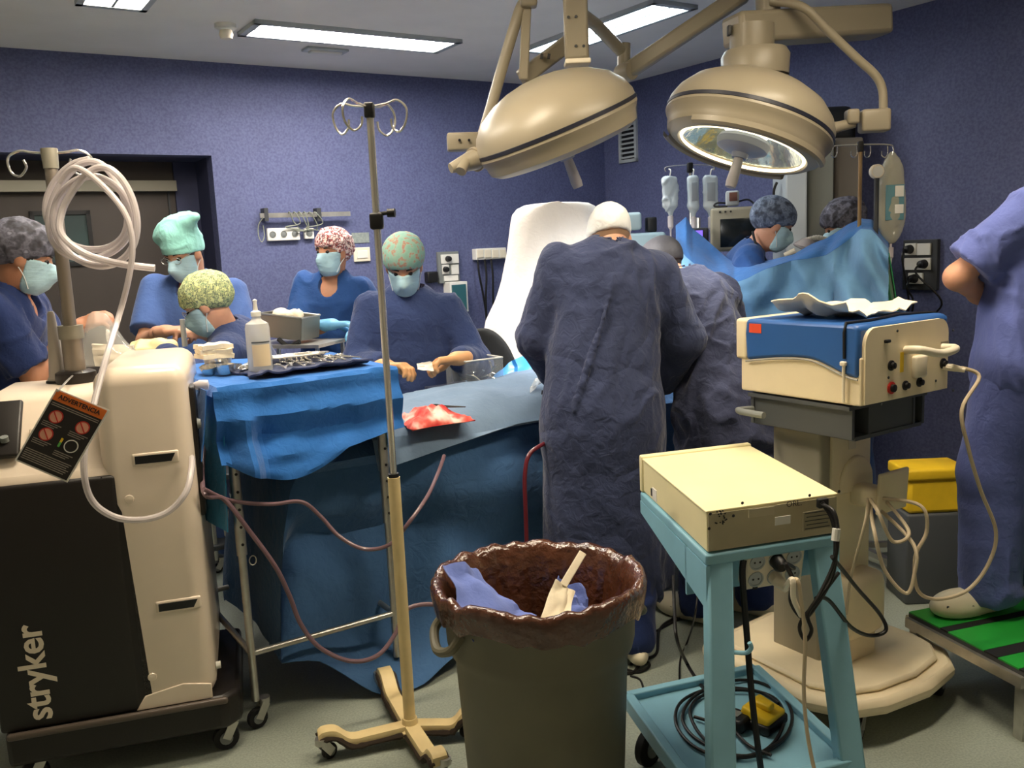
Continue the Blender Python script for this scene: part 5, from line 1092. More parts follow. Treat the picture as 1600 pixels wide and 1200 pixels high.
def overhang(x0, x1, y0, y1, zt, lf, rt, fr, bk, n=46, fold=.02, seed=0., flare=.10, wav=lambda u: 0, cf=None):
    """Cloth over a table top: the parts past an edge hang down with gentle folds; corners hang as points."""
    Gd = []; xs = np.linspace(x0-lf, x1+rt, n); ys = np.linspace(y0-fr, y1+bk, n)
    for y in ys:
        row = []
        for x in xs:
            cx, cy = min(max(x, x0), x1), min(max(y, y0), y1); dx, dy = x-cx, y-cy; h = math.hypot(dx, dy)
            if h < 1e-6: row.append(tf(x, y, zt+.003*nz(x*9+seed, y*9, 1)+.002*rz_(x*4+seed, y*4, 2))); continue
            ux, uy = dx/h, dy/h; s_ = x if abs(dy) > abs(dx) else y; f = fold*min(1, h/.15)*(rz_(s_*3.2+seed, h*.8, 5)*.7+nz(s_*8+seed, h*2, 6)*.5); o = .008+flare*h+f
            row.append(tf(cx+ux*o, cy+uy*o, zt-h*(.985 if min(abs(dx), abs(dy)) < 1e-6 else .93)+.0))
        Gd.append(row)
    return MB().sheet(Gd, .003)
d1 = obj('table_drape', overhang(.0, TW, 0, TD, zT, .48, .30, .02, .25, seed=2., fold=.03, flare=.06), D_teal, None, smooth=40); tag(d1, 'teal under drape hanging down the sides of the instrument table', 'drape')
# over drape: flat top, front apron with horizontal packaging folds and a turned up lower flap
Gd = []; n = 40
bot = lambda u: .245+.075*math.sin(min(1, max(0, (u-.02)/.62))*math.pi)-.03*sms(u, .6, 1.0)
for j in range(-16, 1):
    y = -j*TD*1.0/16
    Gd.append([tf(-.02+(TW+.05)*i/n, y, zT+.006+.003*nz(i*.4, y*9, 3)+.003*rz_(i*.17, y*4, 2)-(.03 if i == 0 else 0)) for i in range(n+1)])
for k in range(1, 25):
    row = []
    for i in range(n+1):
        u = i/n; h = bot(u)*k/24; x = -.02+(TW+.05)*u; zig = .034*abs(((h/.07+.5) % 2)-1)-.017
        lc = math.exp(-((u-.13)/.09)**2); fold_ = .05*lc*sms(h, .02, .2)*math.cos((u-.13)*26)+.010*nz(u*5, h*7, 4)*sms(h, 0, .1)+.008*rz_(u*3.3, h*4+u*2, 8)
        o = .012+.10*h+zig*sms(h, .02, .1)+fold_+(.045*sms(k, 19, 24)*math.sin(min(1, u/.75)*math.pi))
        row.append(tf(x, -o, zT+.004-h))
    Gd.append(row)
d2 = obj('table_drape', MB().sheet(Gd, .003), D_blue, None, smooth=28); tag(d2, 'bright blue top drape with fold lines on the instrument table', 'drape')
# left corner flap of the over drape
Gd = []
for k in range(15):
    row = []
    for i in range(13):
        v = i/12; h = k/14*(.30-.10*v)*(1-.25*math.cos(v*3.1)); row.append(tf(-.022-.02-.10*h-.035*math.sin(v*7+h*6)*h*4*.4, -.02+.42*v, zT+.004-h))
    Gd.append(row)
d3 = obj('drape_side', MB().sheet(Gd, .003), D_blue, d2, smooth=28)
# navy towel under the instruments
cT = zT+.012
Gd = [[tf(.13+.44*i/24+.012*nz(i*.5, j*.5, 9), .05+.33*j/16+.02*nz(i*.3, 4, j*.2), cT+.008*abs(nz(i*.7, j*.7, 2))+(.012 if j in (0, 1) else 0)+.010*rz_(i*.2, j*.25, 3)) for i in range(25)] for j in range(17)]
o = obj('navy_towel', MB().sheet(Gd, .006), C_gown, None, smooth=50); tag(o, 'rumpled navy towel under the instruments on the blue table', 'towel')
# instruments laid on the towel: scissors, clamps and forceps
def clampi(c, a, L=.15, mt=None, tilt=.0, lab='', grp='surgical instruments on the blue table', kind=0):
    """Ring handled instrument lying flat: c pivot, a heading."""
    d = Vector((math.cos(a), math.sin(a), tilt)).normalized(); s = Vector((-math.sin(a), math.cos(a), 0)); t = thing('surgical_clamp' if not kind else 'surgical_scissors', lab, 'clamp' if not kind else 'scissors', c, group=grp)
    for sg in (-1, 1):
        b = c-d*L*.62+s*sg*.022; m = MB().tube([c+d*L*.38+s*sg*.001, c+s*sg*.003, c-d*L*.3+s*sg*.012, b+d*.014], [.0018, .0035, .0028, .0026], 6); o = obj('arm', m, mt or M_chrome, t)
        obj('finger_ring', MB().tube([b+d*.013*math.cos(k)+s*.011*math.sin(k) for k in np.linspace(0, 6.28, 12)[:-1]], .0026, 6, closed=True), mt or M_chrome, o)
    obj('joint', MB().lathe([(0, .004), (.005, .003), (.005, -.003)], Matrix.Translation(c), 10), mt or M_chrome, t)
for k in range(13):
    x, y = (.24+.025*k+.01*random.random(), .12+.05*random.random()+(.1 if k % 3 == 0 else 0)); a = TH-math.pi/2-.4+.8*random.random()
    clampi(tf(x, y, cT+.016+.004*(k % 4)), a, .15, None, lab='small steel ring handled clamp lying in the row on the navy towel')
tr = thing('kidney_tray', 'shallow steel tray with gauze on the instrument table', 'tray', tf(.36, .33, cT))
M = basis(U, ED, Z, tf(.36, .30, cT+.014)) @ Matrix.Diagonal((1.5, .62, 1, 1))
obj('bowl', MB().lathe([(0, .0), (.07, .002), (.085, .025), (.092, .026), (.092, .022)], M, 28), M_chrome, tr); tag(obj('gauze_strip', MB().rbox(basis(U, ED, Z, tf(.39, .29, cT+.03)), .14, .035, .012, .005), C_white, None), 'folded white gauze strip lying in the shallow steel tray', 'gauze')
for k in range(4):
    a = tf(.22+.02*k, .45+.03*k, cT+.006); tag(obj('steel_retractor', MB().tube([a, a+U*.2+ED*.02, a+U*.24+ED*.03+Z*.01], [.004, .004, .003], 6), M_steel, None), 'long thin steel rod lying along the far side of the table', 'retractor', 'long rods on the far table side')
# saline bottle
bp = tf(.195, .17, cT+.01); bt = thing('saline_bottle', 'translucent plastic saline bottle standing on the instrument table', 'bottle', bp); M_pet = mat('bottle_plastic', (226, 226, 222), .25, alpha=.55, spec=.5)
obj('bottle_body', MB().lathe([(0, 0), (.034, 0), (.037, .006), (.037, .15), (.034, .165), (.016, .178), (.013, .185), (.013, .195)], Matrix.Translation(bp) @ Matrix.Diagonal((1.12, 1, 1, 1)), 28), M_pet, bt)
obj('contents', MB().lathe([(0, .004), (.033, .004), (.033, .125), (0, .125)], Matrix.Translation(bp) @ Matrix.Diagonal((1.1, 1, 1, 1)), 24), mat('saline', (214, 216, 214), .1, alpha=.35), bt)
obj('cap', MB().lathe([(.014, .19), (.017, .19), (.017, .205), (.008, .21), (.006, .235), (.008, .245), (0, .25)], Matrix.Translation(bp), 18), M_white, bt)
obj('label', MB().lathe([(.0375, .02), (.0378, .02), (.0378, .095), (.0375, .095)], Matrix.Translation(bp) @ Matrix.Diagonal((1.12, 1, 1, 1)), 16, -1.9, -.3), mat('bottle_label', (226, 206, 170), .5), bt)
obj('label_band', MB().lathe([(.0382, .1), (.0385, .1), (.0385, .105), (.0382, .105)], Matrix.Translation(bp) @ Matrix.Diagonal((1.12, 1, 1, 1)), 16, -1.9, -.3), M_slate, bt)
# gauze pack and steel bowls behind it
gp = tf(.09, .36, zT+.07); g = thing('gauze_pack', 'stack of white gauze on the corner of the instrument table', 'gauze', gp-Z*.06)
for k, (a, c_) in enumerate(((.1, .0), (-.05, .02), (.08, .035))): obj('gauze_pad', crumple(1, 1, [gp+Z*c_+(U*math.cos(a)+ED*math.sin(a))*sx*.055+(ED*math.cos(a)-U*math.sin(a))*sy*.05 for sx, sy in ((-1, -1), (1, -1), (1, 1), (-1, 1))], .004, k+2., 8, .016), C_white, g, smooth=60)
for k, (x, y, r) in enumerate(((.10, .27, .032), (.055, .31, .028), (.14, .30, .026), (.10, .36, .05), (.165, .25, .02), (.175, .29, .018))):
    c = tf(x, y, zT+.012); b = thing('steel_bowl', 'polished steel cup in the cluster below the white gauze', 'bowl', c, group='steel cups on the instrument table'); obj('cup', MB().lathe([(0, .0), (r*.7, .001), (r*.9, r*.5), (r, r*1.1), (r*1.06, r*1.12), (r*.96, r*1.08), (r*.84, r*.5), (0, .004)], Matrix.Translation(c) @ Matrix.Rotation(.3*math.sin(k*2.), 4, 'X'), 22), M_chrome, b)

# ---------------------------------------------------------------- operating table and patient drapes
W = -V
def of(t_, w_, z_=0): return U*t_+W*w_+Z*z_
t = thing('operating_table', 'draped operating table base standing under the blue sheets', 'operating table', of(2.35, 3.32))
obj('pedestal', MB().rb(of(2.35, 3.32, .38), (.3, .26, .66), .02, TH), M_steel, t); obj('pedestal_foot', MB().rb(of(2.35, 3.32, .06), (.8, .44, .1), .02, TH), M_dgrey, t); obj('mattress', MB().rb(of(2.3, 3.32, .82), (2.2, .5, .1), .03, TH), M_blackrub, t); obj('table_frame', MB().rb(of(2.3, 3.32, .74), (2.2, .46, .05), .01, TH), M_steel, t)
def mound(t_): return .93+.12*math.exp(-((t_-2.9)/.5)**2)+.06*math.exp(-((t_-2.0)/.5)**2)+.035*math.exp(-((t_-1.25)/.3)**2)
t0, t1 = .86, 3.5; nt_ = 84; Gd = []
path = []   # (w, z fraction) from near hem over the top to the far hem
for i in range(nt_+1):
    tt = t0+(t1-t0)*i/nt_; zt = mound(tt); end = 1-sms(i, 0, 5); row = []
    fl = .12+.10*math.exp(-((tt-1.35)/.35)**2); hem = .20-.20*math.exp(-((tt-1.32)/.28)**2)+.03*nz(tt*5, 1, 2)
    hem = max(.012, hem)
    for j in range(45):
        s_ = j/44
        if s_ < .5:
            q = s_/.5; z_ = hem+(.86-hem)*q; f_ = (1-q)
            fold_ = .05*f_**.7*rz_(tt*2.1, z_*.7, 4.)+.085*rz_(tt*1.5+z_*1.6, z_*2.4, 9.)*min(1, f_*3)+.02*nz(tt*8, z_*4, 3)*f_; lft = 1-sms(tt, 1.38, 1.6); w_ = 3.0-fl*f_**(1.3+4*lft)+(fold_ if fold_ > 0 else fold_*(1-.85*lft))*.9+.035*lft
        elif s_ < .86:
            q = (s_-.5)/.36; w_ = 2.99+.66*q; z_ = .86+(zt-.86)*(1-abs(2*q-1)**2.6)**.8 if zt > .86 else .86; z_ += .008*nz(tt*7, q*6, 5)+.006*rz_(tt*3, q*4, 6)
        else:
            q = (s_-.86)/.14; w_ = 3.65+.03*q; z_ = .86-.5*q
        tx_ = tt
        if end > 0: z_ = hem+(z_-hem)*(1-end*.97) if s_ >= .0 else z_; tx_ = t0+.10-(.04*end)+.03*rz_(w_*3, z_*2, 2)*end if False else tt*(1-end)+end*(t0+.07+.03*nz(w_*6, z_*3, 1)-.05*(1-z_))
        row.append(of(tx_, w_, z_))
    Gd.append(row)
o = obj('patient_drape', MB().sheet(Gd, .003), D_deep, None, smooth=40); tag(o, 'dark blue sheet over the patient hanging to the floor', 'drape')
hA, hB = onp(650, 715, of(0, 2.955), W), onp(866, 640, of(0, 2.955), W); tA, tB = hA.dot(U), hB.dot(U)
def hemz(q): return min(hA.z+(hB.z-hA.z)*(q-tA)/(tB-tA), .90)
# slate coloured adhesive drape on top with a straight hem on the near side
Gd = []
for i in range(50):
    tt = 1.30+1.35*i/49; zt = mound(tt); row = []
    hz = hemz(tt)
    for j in range(30):
        s_ = j/29
        if s_ < .3: q = s_/.3; z_ = hz+(.885-hz)*q; w_ = 2.955+.012*q+.010*rz_(tt*3.5, z_*3, 4.5)-.012*(1-q)
        else: q = (s_-.3)/.7; w_ = 2.975+.62*q; z_ = .885+(zt+.012-.885)*(1-abs(2*min(q, .97)-1)**2.6)**.8+.012*rz_(tt*2.5+q*2, q*3, 6.5)+.005*nz(tt*9, q*8, 2)+.014*abs(((tt-1.3)/.24) % 2-1)*(1-abs(2*q-1)**4)+.010*abs((q/.28) % 2-1)
        row.append(of(tt, w_, z_))
    Gd.append(row)
o = obj('patient_drape', MB().sheet(Gd, .003), D_slate, None, smooth=28); tag(o, 'slate blue paper drape on top of the patient with a straight hem', 'drape')
# red stained swab and black scissors
sw = onp(668, 656, of(1.5, 3.2, .952), Z); pat = pattern('stained_swab', [(.35, (196, 40, 40)), (.5, (222, 96, 84)), (.66, (244, 196, 184))], 16)
Gd = []
for i in range(22):
    row = []
    for j in range(17):
        u, v = i/21-.5, j/16-.5; r_ = .5+.12*nz(u*4, v*4, 2); e_ = max(abs(u), abs(v))*2; p = sw+U*u*(.24+.04*nz(u*6, v*6, 9))*(1-.3*(v+.5)*(u < 0))+W*v*(.24+.05*nz(v*5, u*5, 4))+Z*(-.004+.05*(1-e_**3)*(.75+.4*rz_(u*4, v*4, 3))+.008*(1-e_**4)*rz_(u*9, v*9, 1)); row.append(p)
    Gd.append(row)
tag(obj('stained_swab', MB().sheet(Gd, .006), pat, None, smooth=60), 'crumpled red stained cloth on the slate drape', 'swab')
clampi(onp(708, 640, of(1.6, 3.2, .985), Z)+Z*.012, TH-.95, .14, M_black, lab='black ring handled scissors lying beside the red cloth', grp=None, kind=1)
# instrument basket, blue plastic and clear film on the far side of the patient
bk = at(742, 590, 4.0); t = thing('instrument_basket', 'clear plastic box of steel instruments on the far side of the patient', 'box', bk-Z*.05)
M_clear = mat('clear_plastic', (220, 226, 228), .1, alpha=.1, spec=.8)
for c, sz in (((0, .09, .03), (.19, .004, .12)), ((0, -.09, .03), (.19, .004, .12)), ((.095, 0, .03), (.004, .18, .12)), ((-.095, 0, .03), (.004, .18, .12)), ((0, 0, -.03), (.19, .18, .004))): obj('wall', MB().boxm(basis(U, W, Z, bk+U*c[0]+W*c[1]+Z*c[2]), *sz), M_clear, t, smooth=0)
for k in range(4): a_ = [(-.095, -.09), (.095, -.09), (.095, .09), (-.095, .09)]; p, q = a_[k], a_[(k+1) % 4]; obj('rim', MB().cyl(bk+U*p[0]+W*p[1]+Z*.09, bk+U*q[0]+W*q[1]+Z*.09, .004, 6), M_white, t)
for k in range(16):
    p = bk+U*random.uniform(-.08, .07)+W*random.uniform(-.08, .08)+Z*random.uniform(-.02, .04); q = p+Vector((random.uniform(-.07, .07), random.uniform(-.05, .05), random.uniform(-.01, .04)))
    tag(obj('steel_instrument', MB().tube([p, (p+q)/2+Z*.01, q], [.003, .005, .0025], 6), M_chrome, None), 'thin steel instrument heaped inside the clear plastic box', 'instrument', 'instruments in the clear box')
bs = thing('back_table', 'dark covered side table behind the patient under the clear box', 'table', at(760, 700, 4.15)*1); bs.location.z = 0; WM[bs.name] = Matrix.Translation(bs.location)
bt_ = at(760, 606, 4.05); obj('top', MB().boxm(basis(U, W, Z, Vector((bt_.x, bt_.y+.02, bk.z-.047))), .5, .3, .02), C_gown, bs, smooth=0); obj('skirt', MB().boxm(basis(U, W, Z, Vector((bt_.x, bt_.y+.02, (bk.z-.06)/2))), .48, .28, bk.z-.062), C_gown, bs, smooth=0)
Gd = [[at(770+(836-770)*i/14+3*nz(i*.3, j*.4, 2), 596-(46*(i/14)**.6)*(1-j/9)+2*nz(i*.4, j*.5, 7), 3.98+.16*(1-j/9)+.012*rz_(i*.12, j*.15, 1)+(.05 if i < 8 else 0)) for i in range(15)] for j in range(10)]
tag(obj('blue_plastic_wrap', MB().sheet(Gd, .004), mat('plastic_bright_blue', (60, 150, 226), .3, spec=.5), None, smooth=30), 'bright blue plastic wrap propped left of the main surgeon', 'plastic wrap')
Gd = [[at(828+(872-828)*i/11, 612-34*(i/11)-20*(1-j/8)*(.4+.6*i/11)+5*nz(i*.5, j*.5, 3), 3.72+.08*(1-j/8)+.03*rz_(i*.35, j*.35, 5)) for i in range(12)] for j in range(9)]
tag(obj('clear_film', MB().sheet(Gd, .002), mat('clear_film', (206, 214, 220), .12, alpha=.35, spec=.9), None, smooth=25), 'crinkled clear plastic film against the main surgeon', 'film')
tag(obj('black_handpiece', MB().tube([at(846, 613, 3.5), at(872, 615, 3.5)], .009, 10), M_black, None), 'short black handpiece on the drape beside the surgeon', 'handpiece')
# suction tubes
M_tube = mat('suction_tube', (122, 96, 104), .3, alpha=.85, spec=.6); M_tuber = mat('suction_tube_red', (92, 26, 36), .3, spec=.6)
tag(obj('suction_tube', MB().tube(spline([nf(-.02, .3, 1.0), at(318, 768, 2.75), at(350, 780, 2.78), at(390, 830, 2.79), at(430, 885, 2.80), at(452, 930, 2.82), at(470, 975, 2.83), at(500, 1012, 2.84), at(548, 1033, 2.86), at(590, 1024, 2.90), at(618, 990, 2.96), at(636, 952, 3.0), at(680, 945, 3.02), at(720, 965, 2.98)], 8), .0078, 10), M_tube, None), 'pinkish tube looping below the instrument table cross bar', 'tube')
tag(obj('suction_tube', MB().tube(spline([at(318, 764, 2.72), at(360, 782, 2.80), at(420, 788, 2.84), at(470, 784, 2.88), at(500, 806, 2.9), at(530, 838, 2.9), at(570, 858, 2.9), at(610, 850, 2.88), at(640, 815, 2.86), at(668, 775, 2.95), at(686, 735, 3.12), at(694, 712, 3.2)], 8), .0068, 10), M_tube, None), 'pinkish tube running across to the patient drape hem', 'tube')
tag(obj('suction_tube', MB().tube(spline([at(872, 684, 3.42), at(845, 696, 3.3), at(826, 712, 3.25), at(820, 745, 3.22), at(821, 790, 3.2), at(823, 860, 3.18), at(823, 930, 3.15)], 8), .008, 10), M_tuber, None), 'dark red tube hanging down the patient drape behind the bin', 'tube')

# ---------------------------------------------------------------- anaesthesia screen
cols = [1056, 1072, 1082, 1106, 1124, 1148, 1180, 1240, 1290, 1325, 1345, 1362, 1388]
back = [352, 338, 358, 379, 392, 411, 408, 397, 372, 350, 342, 346, 372]
rid = [384, 404, 412, 429, 437, 442, 428, 408, 397, 374, 358, 362, 392]
mid = [440, 452, 458, 468, 474, 480, 480, 476, 468, 458, 448, 436, 434]
bot_ = [500, 520, 528, 540, 550, 558, 562, 562, 558, 552, 545, 530, 508]
Gd = []; NC = 110; ci = np.linspace(0, 12, NC)
def li(a, x): return float(np.interp(x, range(13), a))
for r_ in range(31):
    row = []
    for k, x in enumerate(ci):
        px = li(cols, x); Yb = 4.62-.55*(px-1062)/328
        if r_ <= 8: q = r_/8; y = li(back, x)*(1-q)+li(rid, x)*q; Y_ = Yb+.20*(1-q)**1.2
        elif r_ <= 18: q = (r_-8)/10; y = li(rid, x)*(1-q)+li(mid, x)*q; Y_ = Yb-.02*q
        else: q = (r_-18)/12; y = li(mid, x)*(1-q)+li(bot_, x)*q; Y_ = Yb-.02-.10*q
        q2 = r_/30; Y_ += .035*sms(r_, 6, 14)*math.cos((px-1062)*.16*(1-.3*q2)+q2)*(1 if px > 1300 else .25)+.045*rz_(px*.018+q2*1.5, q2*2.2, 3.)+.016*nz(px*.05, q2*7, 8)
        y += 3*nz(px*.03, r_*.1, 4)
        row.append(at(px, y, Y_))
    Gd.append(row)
o = thing('screen_drape', 'sky blue drape slung as a screen before the anaesthetists', 'drape', Gd[30][30]); obj('hanging_sheet', MB().sheet(Gd[8:], .004), D_sky, o, smooth=60); obj('turned_over_edge', MB().sheet(Gd[:9], .004), cloth('drape_sky_shaded', (58, 108, 170), bump=.25), o, smooth=60); tag(o, 'sky blue drape slung as a screen before the anaesthetists', 'drape')  # turned edge is the same cloth, its shade put into a darker blue
Gd = [[at(1372+18*i/6+16*j/9+2*math.sin(i*2), 395+(100)*j/9, 4.22+.03*math.sin(i*1.7)) for i in range(7)] for j in range(10)]
tag(obj('green_drape', MB().sheet(Gd, .004), D_green, None, smooth=40), 'green cloth strip hanging beside the blue screen', 'drape')
# right infusion pole with pressure bag
ip = at(1342, 400, 4.24); ipb = Vector((ip.x, ip.y, 0)); zt2 = at(1346, 229, 4.24).z
t = thing('infusion_stand', 'brass toned infusion stand at the right end of the blue screen', 'iv pole', ipb)
obj('pole', MB().cyl(ipb+Z*.06, ipb+Z*zt2, .009, 14), mat('pole_brass', (186, 156, 116), .3, .8), t); obj('head', MB().rb(ipb+Z*(zt2), (.025, .025, .05), .006), M_black, t)
obj('cross_arm', MB().tube(spline([at(1302, 232, 4.24), at(1306, 228, 4.24), at(1345, 226, 4.24), at(1388, 226, 4.24), at(1396, 232, 4.24), at(1395, 242, 4.24)], 6), .004, 8), M_chrome, t)
for px in (1304, 1335, 1356, 1383): obj('hook', MB().tube(spline([at(px+4, 228, 4.24), at(px+4, 240, 4.24), at(px, 246, 4.23), at(px-5, 243, 4.22), at(px-5, 236, 4.22)], 5), .0032, 6), M_chrome, t)
for k in range(5):
    a = 2*math.pi*k/5; e = ipb+Vector((math.cos(a)*.26, math.sin(a)*.26, .06)); obj('leg', MB().bar(ipb+Z*.07, e, .03, .025), M_steel, t); caster(t, e-Z*.06, .02, a, .015)
pbg = at(1393, 310, 4.22); t = thing('pressure_bag', 'clear pressure infusion bag with gauge hanging from the stand', 'infusion bag', pbg)
f = s_un([s_ell(pbg+Z*.02, (.062, .035, .15)), s_ell(pbg-Z*.1, (.058, .032, .11)), s_cap(pbg+Z*.14, pbg+Z*.2, .035, .016)], .05)
organic('bag', f, pbg-Vector((.12, .1, .26)), pbg+Vector((.12, .1, .27)), .008, mat('bag_clear', (196, 192, 170), .15, alpha=.55, spec=.8), t, wr=.009, wscale=(22, 22, 14), fine=.3)
obj('panel', MB().rb(pbg+Vector((0, -.037, -.02)), (.085, .006, .16), .002), mat('bag_blue_panel', (96, 140, 150), .4), t); obj('label', MB().rb(pbg+Vector((.018, -.042, .03)), (.04, .003, .05), .001), M_white, t); obj('label', MB().rb(pbg+Vector((.018, -.042, -.05)), (.04, .003, .04), .001), M_white, t)
gq = at(1370, 268, 4.18); obj('gauge', MB().lathe([(0, .012), (.028, .012), (.033, .006), (.033, -.01), (0, -.012)], basis(Vector((1, 0, 0)), Z, Vector((0, -1, 0)), gq), 24), M_cream, t); obj('gauge_face', MB().lathe([(0, .0135), (.024, .013)], basis(Vector((1, 0, 0)), Z, Vector((0, -1, 0)), gq), 20), M_white, t)
obj('gauge_tube', MB().tube(spline([gq-Z*.03, gq-Z*.1+Vector((.0, 0, 0)), gq-Z*.3], 5), .012, 8), M_dgrey, t); obj('drip_line', MB().tube(spline([pbg-Z*.2, pbg-Z*.24, pbg-Z*.3, pbg-Z*.42+Vector((-.01, .05, 0))], 6), .006, 8), M_hose, t); obj('drip_chamber', MB().lathe([(0, 0), (.014, -.005), (.014, -.05), (.005, -.06)], Matrix.Translation(pbg-Z*.22), 14), M_hose, t)

# ---------------------------------------------------------------- far infusion stand and bags
Yb = 5.35; ib2 = at(1078, 262, Yb); t = thing('infusion_stand', 'thin infusion stand with three fluid bags behind the blue screen', 'iv pole', (ib2.x, ib2.y, 0))
obj('pole', MB().cyl(Vector((ib2.x, ib2.y, .06)), ib2+Z*.02, .009, 12), M_chrome, t); obj('head', MB().rb(ib2, (.035, .03, .06), .008), M_black, t)
obj('cross_arm', MB().tube(spline([at(1040, 268, Yb), at(1042, 261, Yb), at(1078, 258, Yb), at(1112, 259, Yb), at(1116, 266, Yb)], 6), .004, 8), M_chrome, t)
for k in range(4): a = math.pi/4+k*math.pi/2; obj('leg', MB().bar(Vector((ib2.x, ib2.y, .06)), Vector((ib2.x+.28*math.cos(a), ib2.y+.28*math.sin(a), .035)), .03, .03), M_steel, t)
M_bagw = mat('fluid_bag', (206, 216, 220), .25, alpha=.8, spec=.6)
for px, py, w, h, lb, k in ((1047, 300, 24, 48, 'half empty crumpled fluid bag, leftmost on the far infusion stand', 0), (1083, 300, 18, 50, 'slim fluid bag, middle one on the far infusion stand', 1), (1110, 300, 24, 50, 'full fluid bag with printed label, rightmost on the far infusion stand', 2)):
    c = at(px, py, Yb-.02); s_ = Yb/1400; hw, hh = w*s_/2, h*s_/2; t = thing('fluid_bag', lb, 'fluid bag', c, group='fluid bags on the far infusion stand')
    f = s_un([s_box(c, (hw, .022, hh), r=.02), s_cap(c-Z*hh, c-Z*(hh+.05), .022, .012)], .04)
    organic('bag', f, c-Vector((.1, .08, .2)), c+Vector((.1, .08, .16)), .007, M_bagw, t, wr=.012 if k == 0 else .003, wscale=(16, 16, 12))
    obj('hanger', MB().tube(spline([c+Z*hh, c+Z*(hh+.03)+Vector((.006, 0, 0)), at(px+(-2 if k < 2 else 4), 264, Yb)], 4), .004, 6), M_white, t)
    if k: obj('label', MB().rb(c+Vector((.004 if k == 1 else 0, -.024, .0)), (hw*1.0, .003, hh*1.1), .001), mat('bag_print', (150, 156, 162), .6), t)
    obj('drip_chamber', MB().lathe([(.006, 0), (.017, -.01), (.017, -.07), (.006, -.085), (.004, -.16)], Matrix.Translation(c-Z*(hh+.04)), 14), M_hose, t)
    obj('drip_line', MB().tube(spline([c-Z*(hh+.18), c-Z*(hh+.28)+Vector((.01, 0, 0)), c-Z*(hh+.5)], 4), .004, 6), M_hose, t)
# monitor, small display, ceiling pendant, rear machines
Ym = 5.25; c = at(1150, 358, Ym); X_ = Vector((.97, -.22, 0)).normalized(); Y_ = Vector((.22, .97, 0)).normalized()
t = thing('anaesthesia_machine', 'anaesthesia machine with a beige framed dark monitor behind the screen', 'anaesthesia machine', (c.x, c.y+.1, 0))
obj('monitor_case', MB().rbox(basis(X_, Y_, Z, c), .29, .12, .25, .02), mat('monitor_beige', (150, 144, 124), .5), t); obj('monitor_screen', MB().rbox(basis(X_, Y_, Z, c+X_*.015-Y_*.058-Z*.02), .21, .012, .16, .004), mat('screen_off', (20, 26, 30), .15), t)
for k in range(3): obj('monitor_key', MB().cyl(c-X_*(.09-.03*k)-Y_*.058+Z*.1, c-X_*(.09-.03*k)-Y_*.066+Z*.1, .006, 8), M_black, t)
b = Vector((c.x, c.y+.1, 0)); obj('cabinet', MB().rbox(basis(X_, Y_, Z, b+Z*.58), .5, .42, 1.0, .02), M_lgrey, t); obj('monitor_stem', MB().cyl(b+Z*1.06, c-Z*.1+Y_*.05, .03, 12), M_lgrey, t)
for k in range(3): dr = obj('drawer', MB().rbox(basis(X_, Y_, Z, b+Z*(.3+.24*k)-Y_*.215), .44, .02, .2, .008), M_lgrey, t); obj('drawer_handle', MB().tube([b+Z*(.3+.24*k)-Y_*.24+X_*x for x in (-.08, .08)], .008, 8), M_dgrey, dr)
for sx in (-.2, .2):
    for sy in (-.16, .16): caster(t, b+X_*sx+Y_*sy, .03, .3)
mc = c+Z*.175-X_*.02; m_ = thing('parameter_module', 'small grey white module on top of the monitor', 'module', mc-Z*.04); obj('body', MB().rbox(basis(X_, Y_, Z, mc), .075, .1, .085, .012), M_lgrey, m_); obj('window', MB().rbox(basis(X_, Y_, Z, mc+X_*.005-Y_*.052+Z*.008), .045, .006, .05, .003), mat('module_window', (110, 70, 60), .4), m_)
obj('cable', MB().tube(spline([mc-Z*.03, mc-Z*.02-X_*.08, c+Z*.135-X_*.12, c+Z*.13-X_*.05-Y_*.04], 5), .006, 6), M_cable, m_); obj('cable', MB().tube(spline([mc-Z*.03, mc-Z*.01+X_*.08, c+Z*.14+X_*.1-Y_*.02, c+Z*.12+X_*.12-Y_*.06], 5), .006, 6), M_cable, m_)
pc = at(1091, 368, 5.1); t = thing('syringe_pump', 'small pump with a lit violet display behind the blue screen', 'pump', pc-Z*.06)
obj('case', MB().rbox(basis(X_, Y_, Z, pc), .115, .1, .085, .012), M_dgrey, t); obj('display', MB().rbox(basis(X_, Y_, Z, pc-Y_*.051-X_*.01), .07, .006, .055, .002), mat('violet_display', (120, 90, 220), .4, emit=(140, 110, 255), estr=1.1), t); obj('pump_pole', MB().cyl(pc-Z*1.0+Y_*.07, pc+Z*.1+Y_*.07, .012, 10), M_steel, t); obj('bracket', MB().bar(pc+Y_*.04, pc+Y_*.07, .03, .04), M_dgrey, t); obj('pump_foot', MB().lathe([(0, .03), (.14, .02), (.16, 0), (0, 0)], Matrix.Translation(Vector((pc.x+Y_.x*.07, pc.y+Y_.y*.07, 0))), 24), M_dgrey, t)
obj('pump_stem', MB().cyl(Vector((pc.x+Y_.x*.07, pc.y+Y_.y*.07, .01)), pc-Z*.9+Y_*.07, .012, 10), M_steel, t)
Yp = 5.35; t = thing('ceiling_pendant', 'tall grey supply column behind the anaesthetists', 'supply column', at(1275, 330, Yp)); zlo = 1.05
for x0, x1, mm in ((1217, 1250, M_lgrey), (1251, 1290, mat('pendant_mid', (128, 132, 126), .5)), (1291, 1334, mat('pendant_warm', (112, 106, 98), .5))):
    a, b = at(x0, 330, Yp), at(x1, 330, Yp-.06); m = MB(); cc = (a+b)/2; cc.z = (2.12+zlo)/2; m.boxm(basis((b-a).normalized().xyz*1, Vector((0, 1, 0)), Z, cc), (b-a).length, .26, 2.12-zlo); obj('column_panel', m, mm, t, smooth=0, bevel=.01)
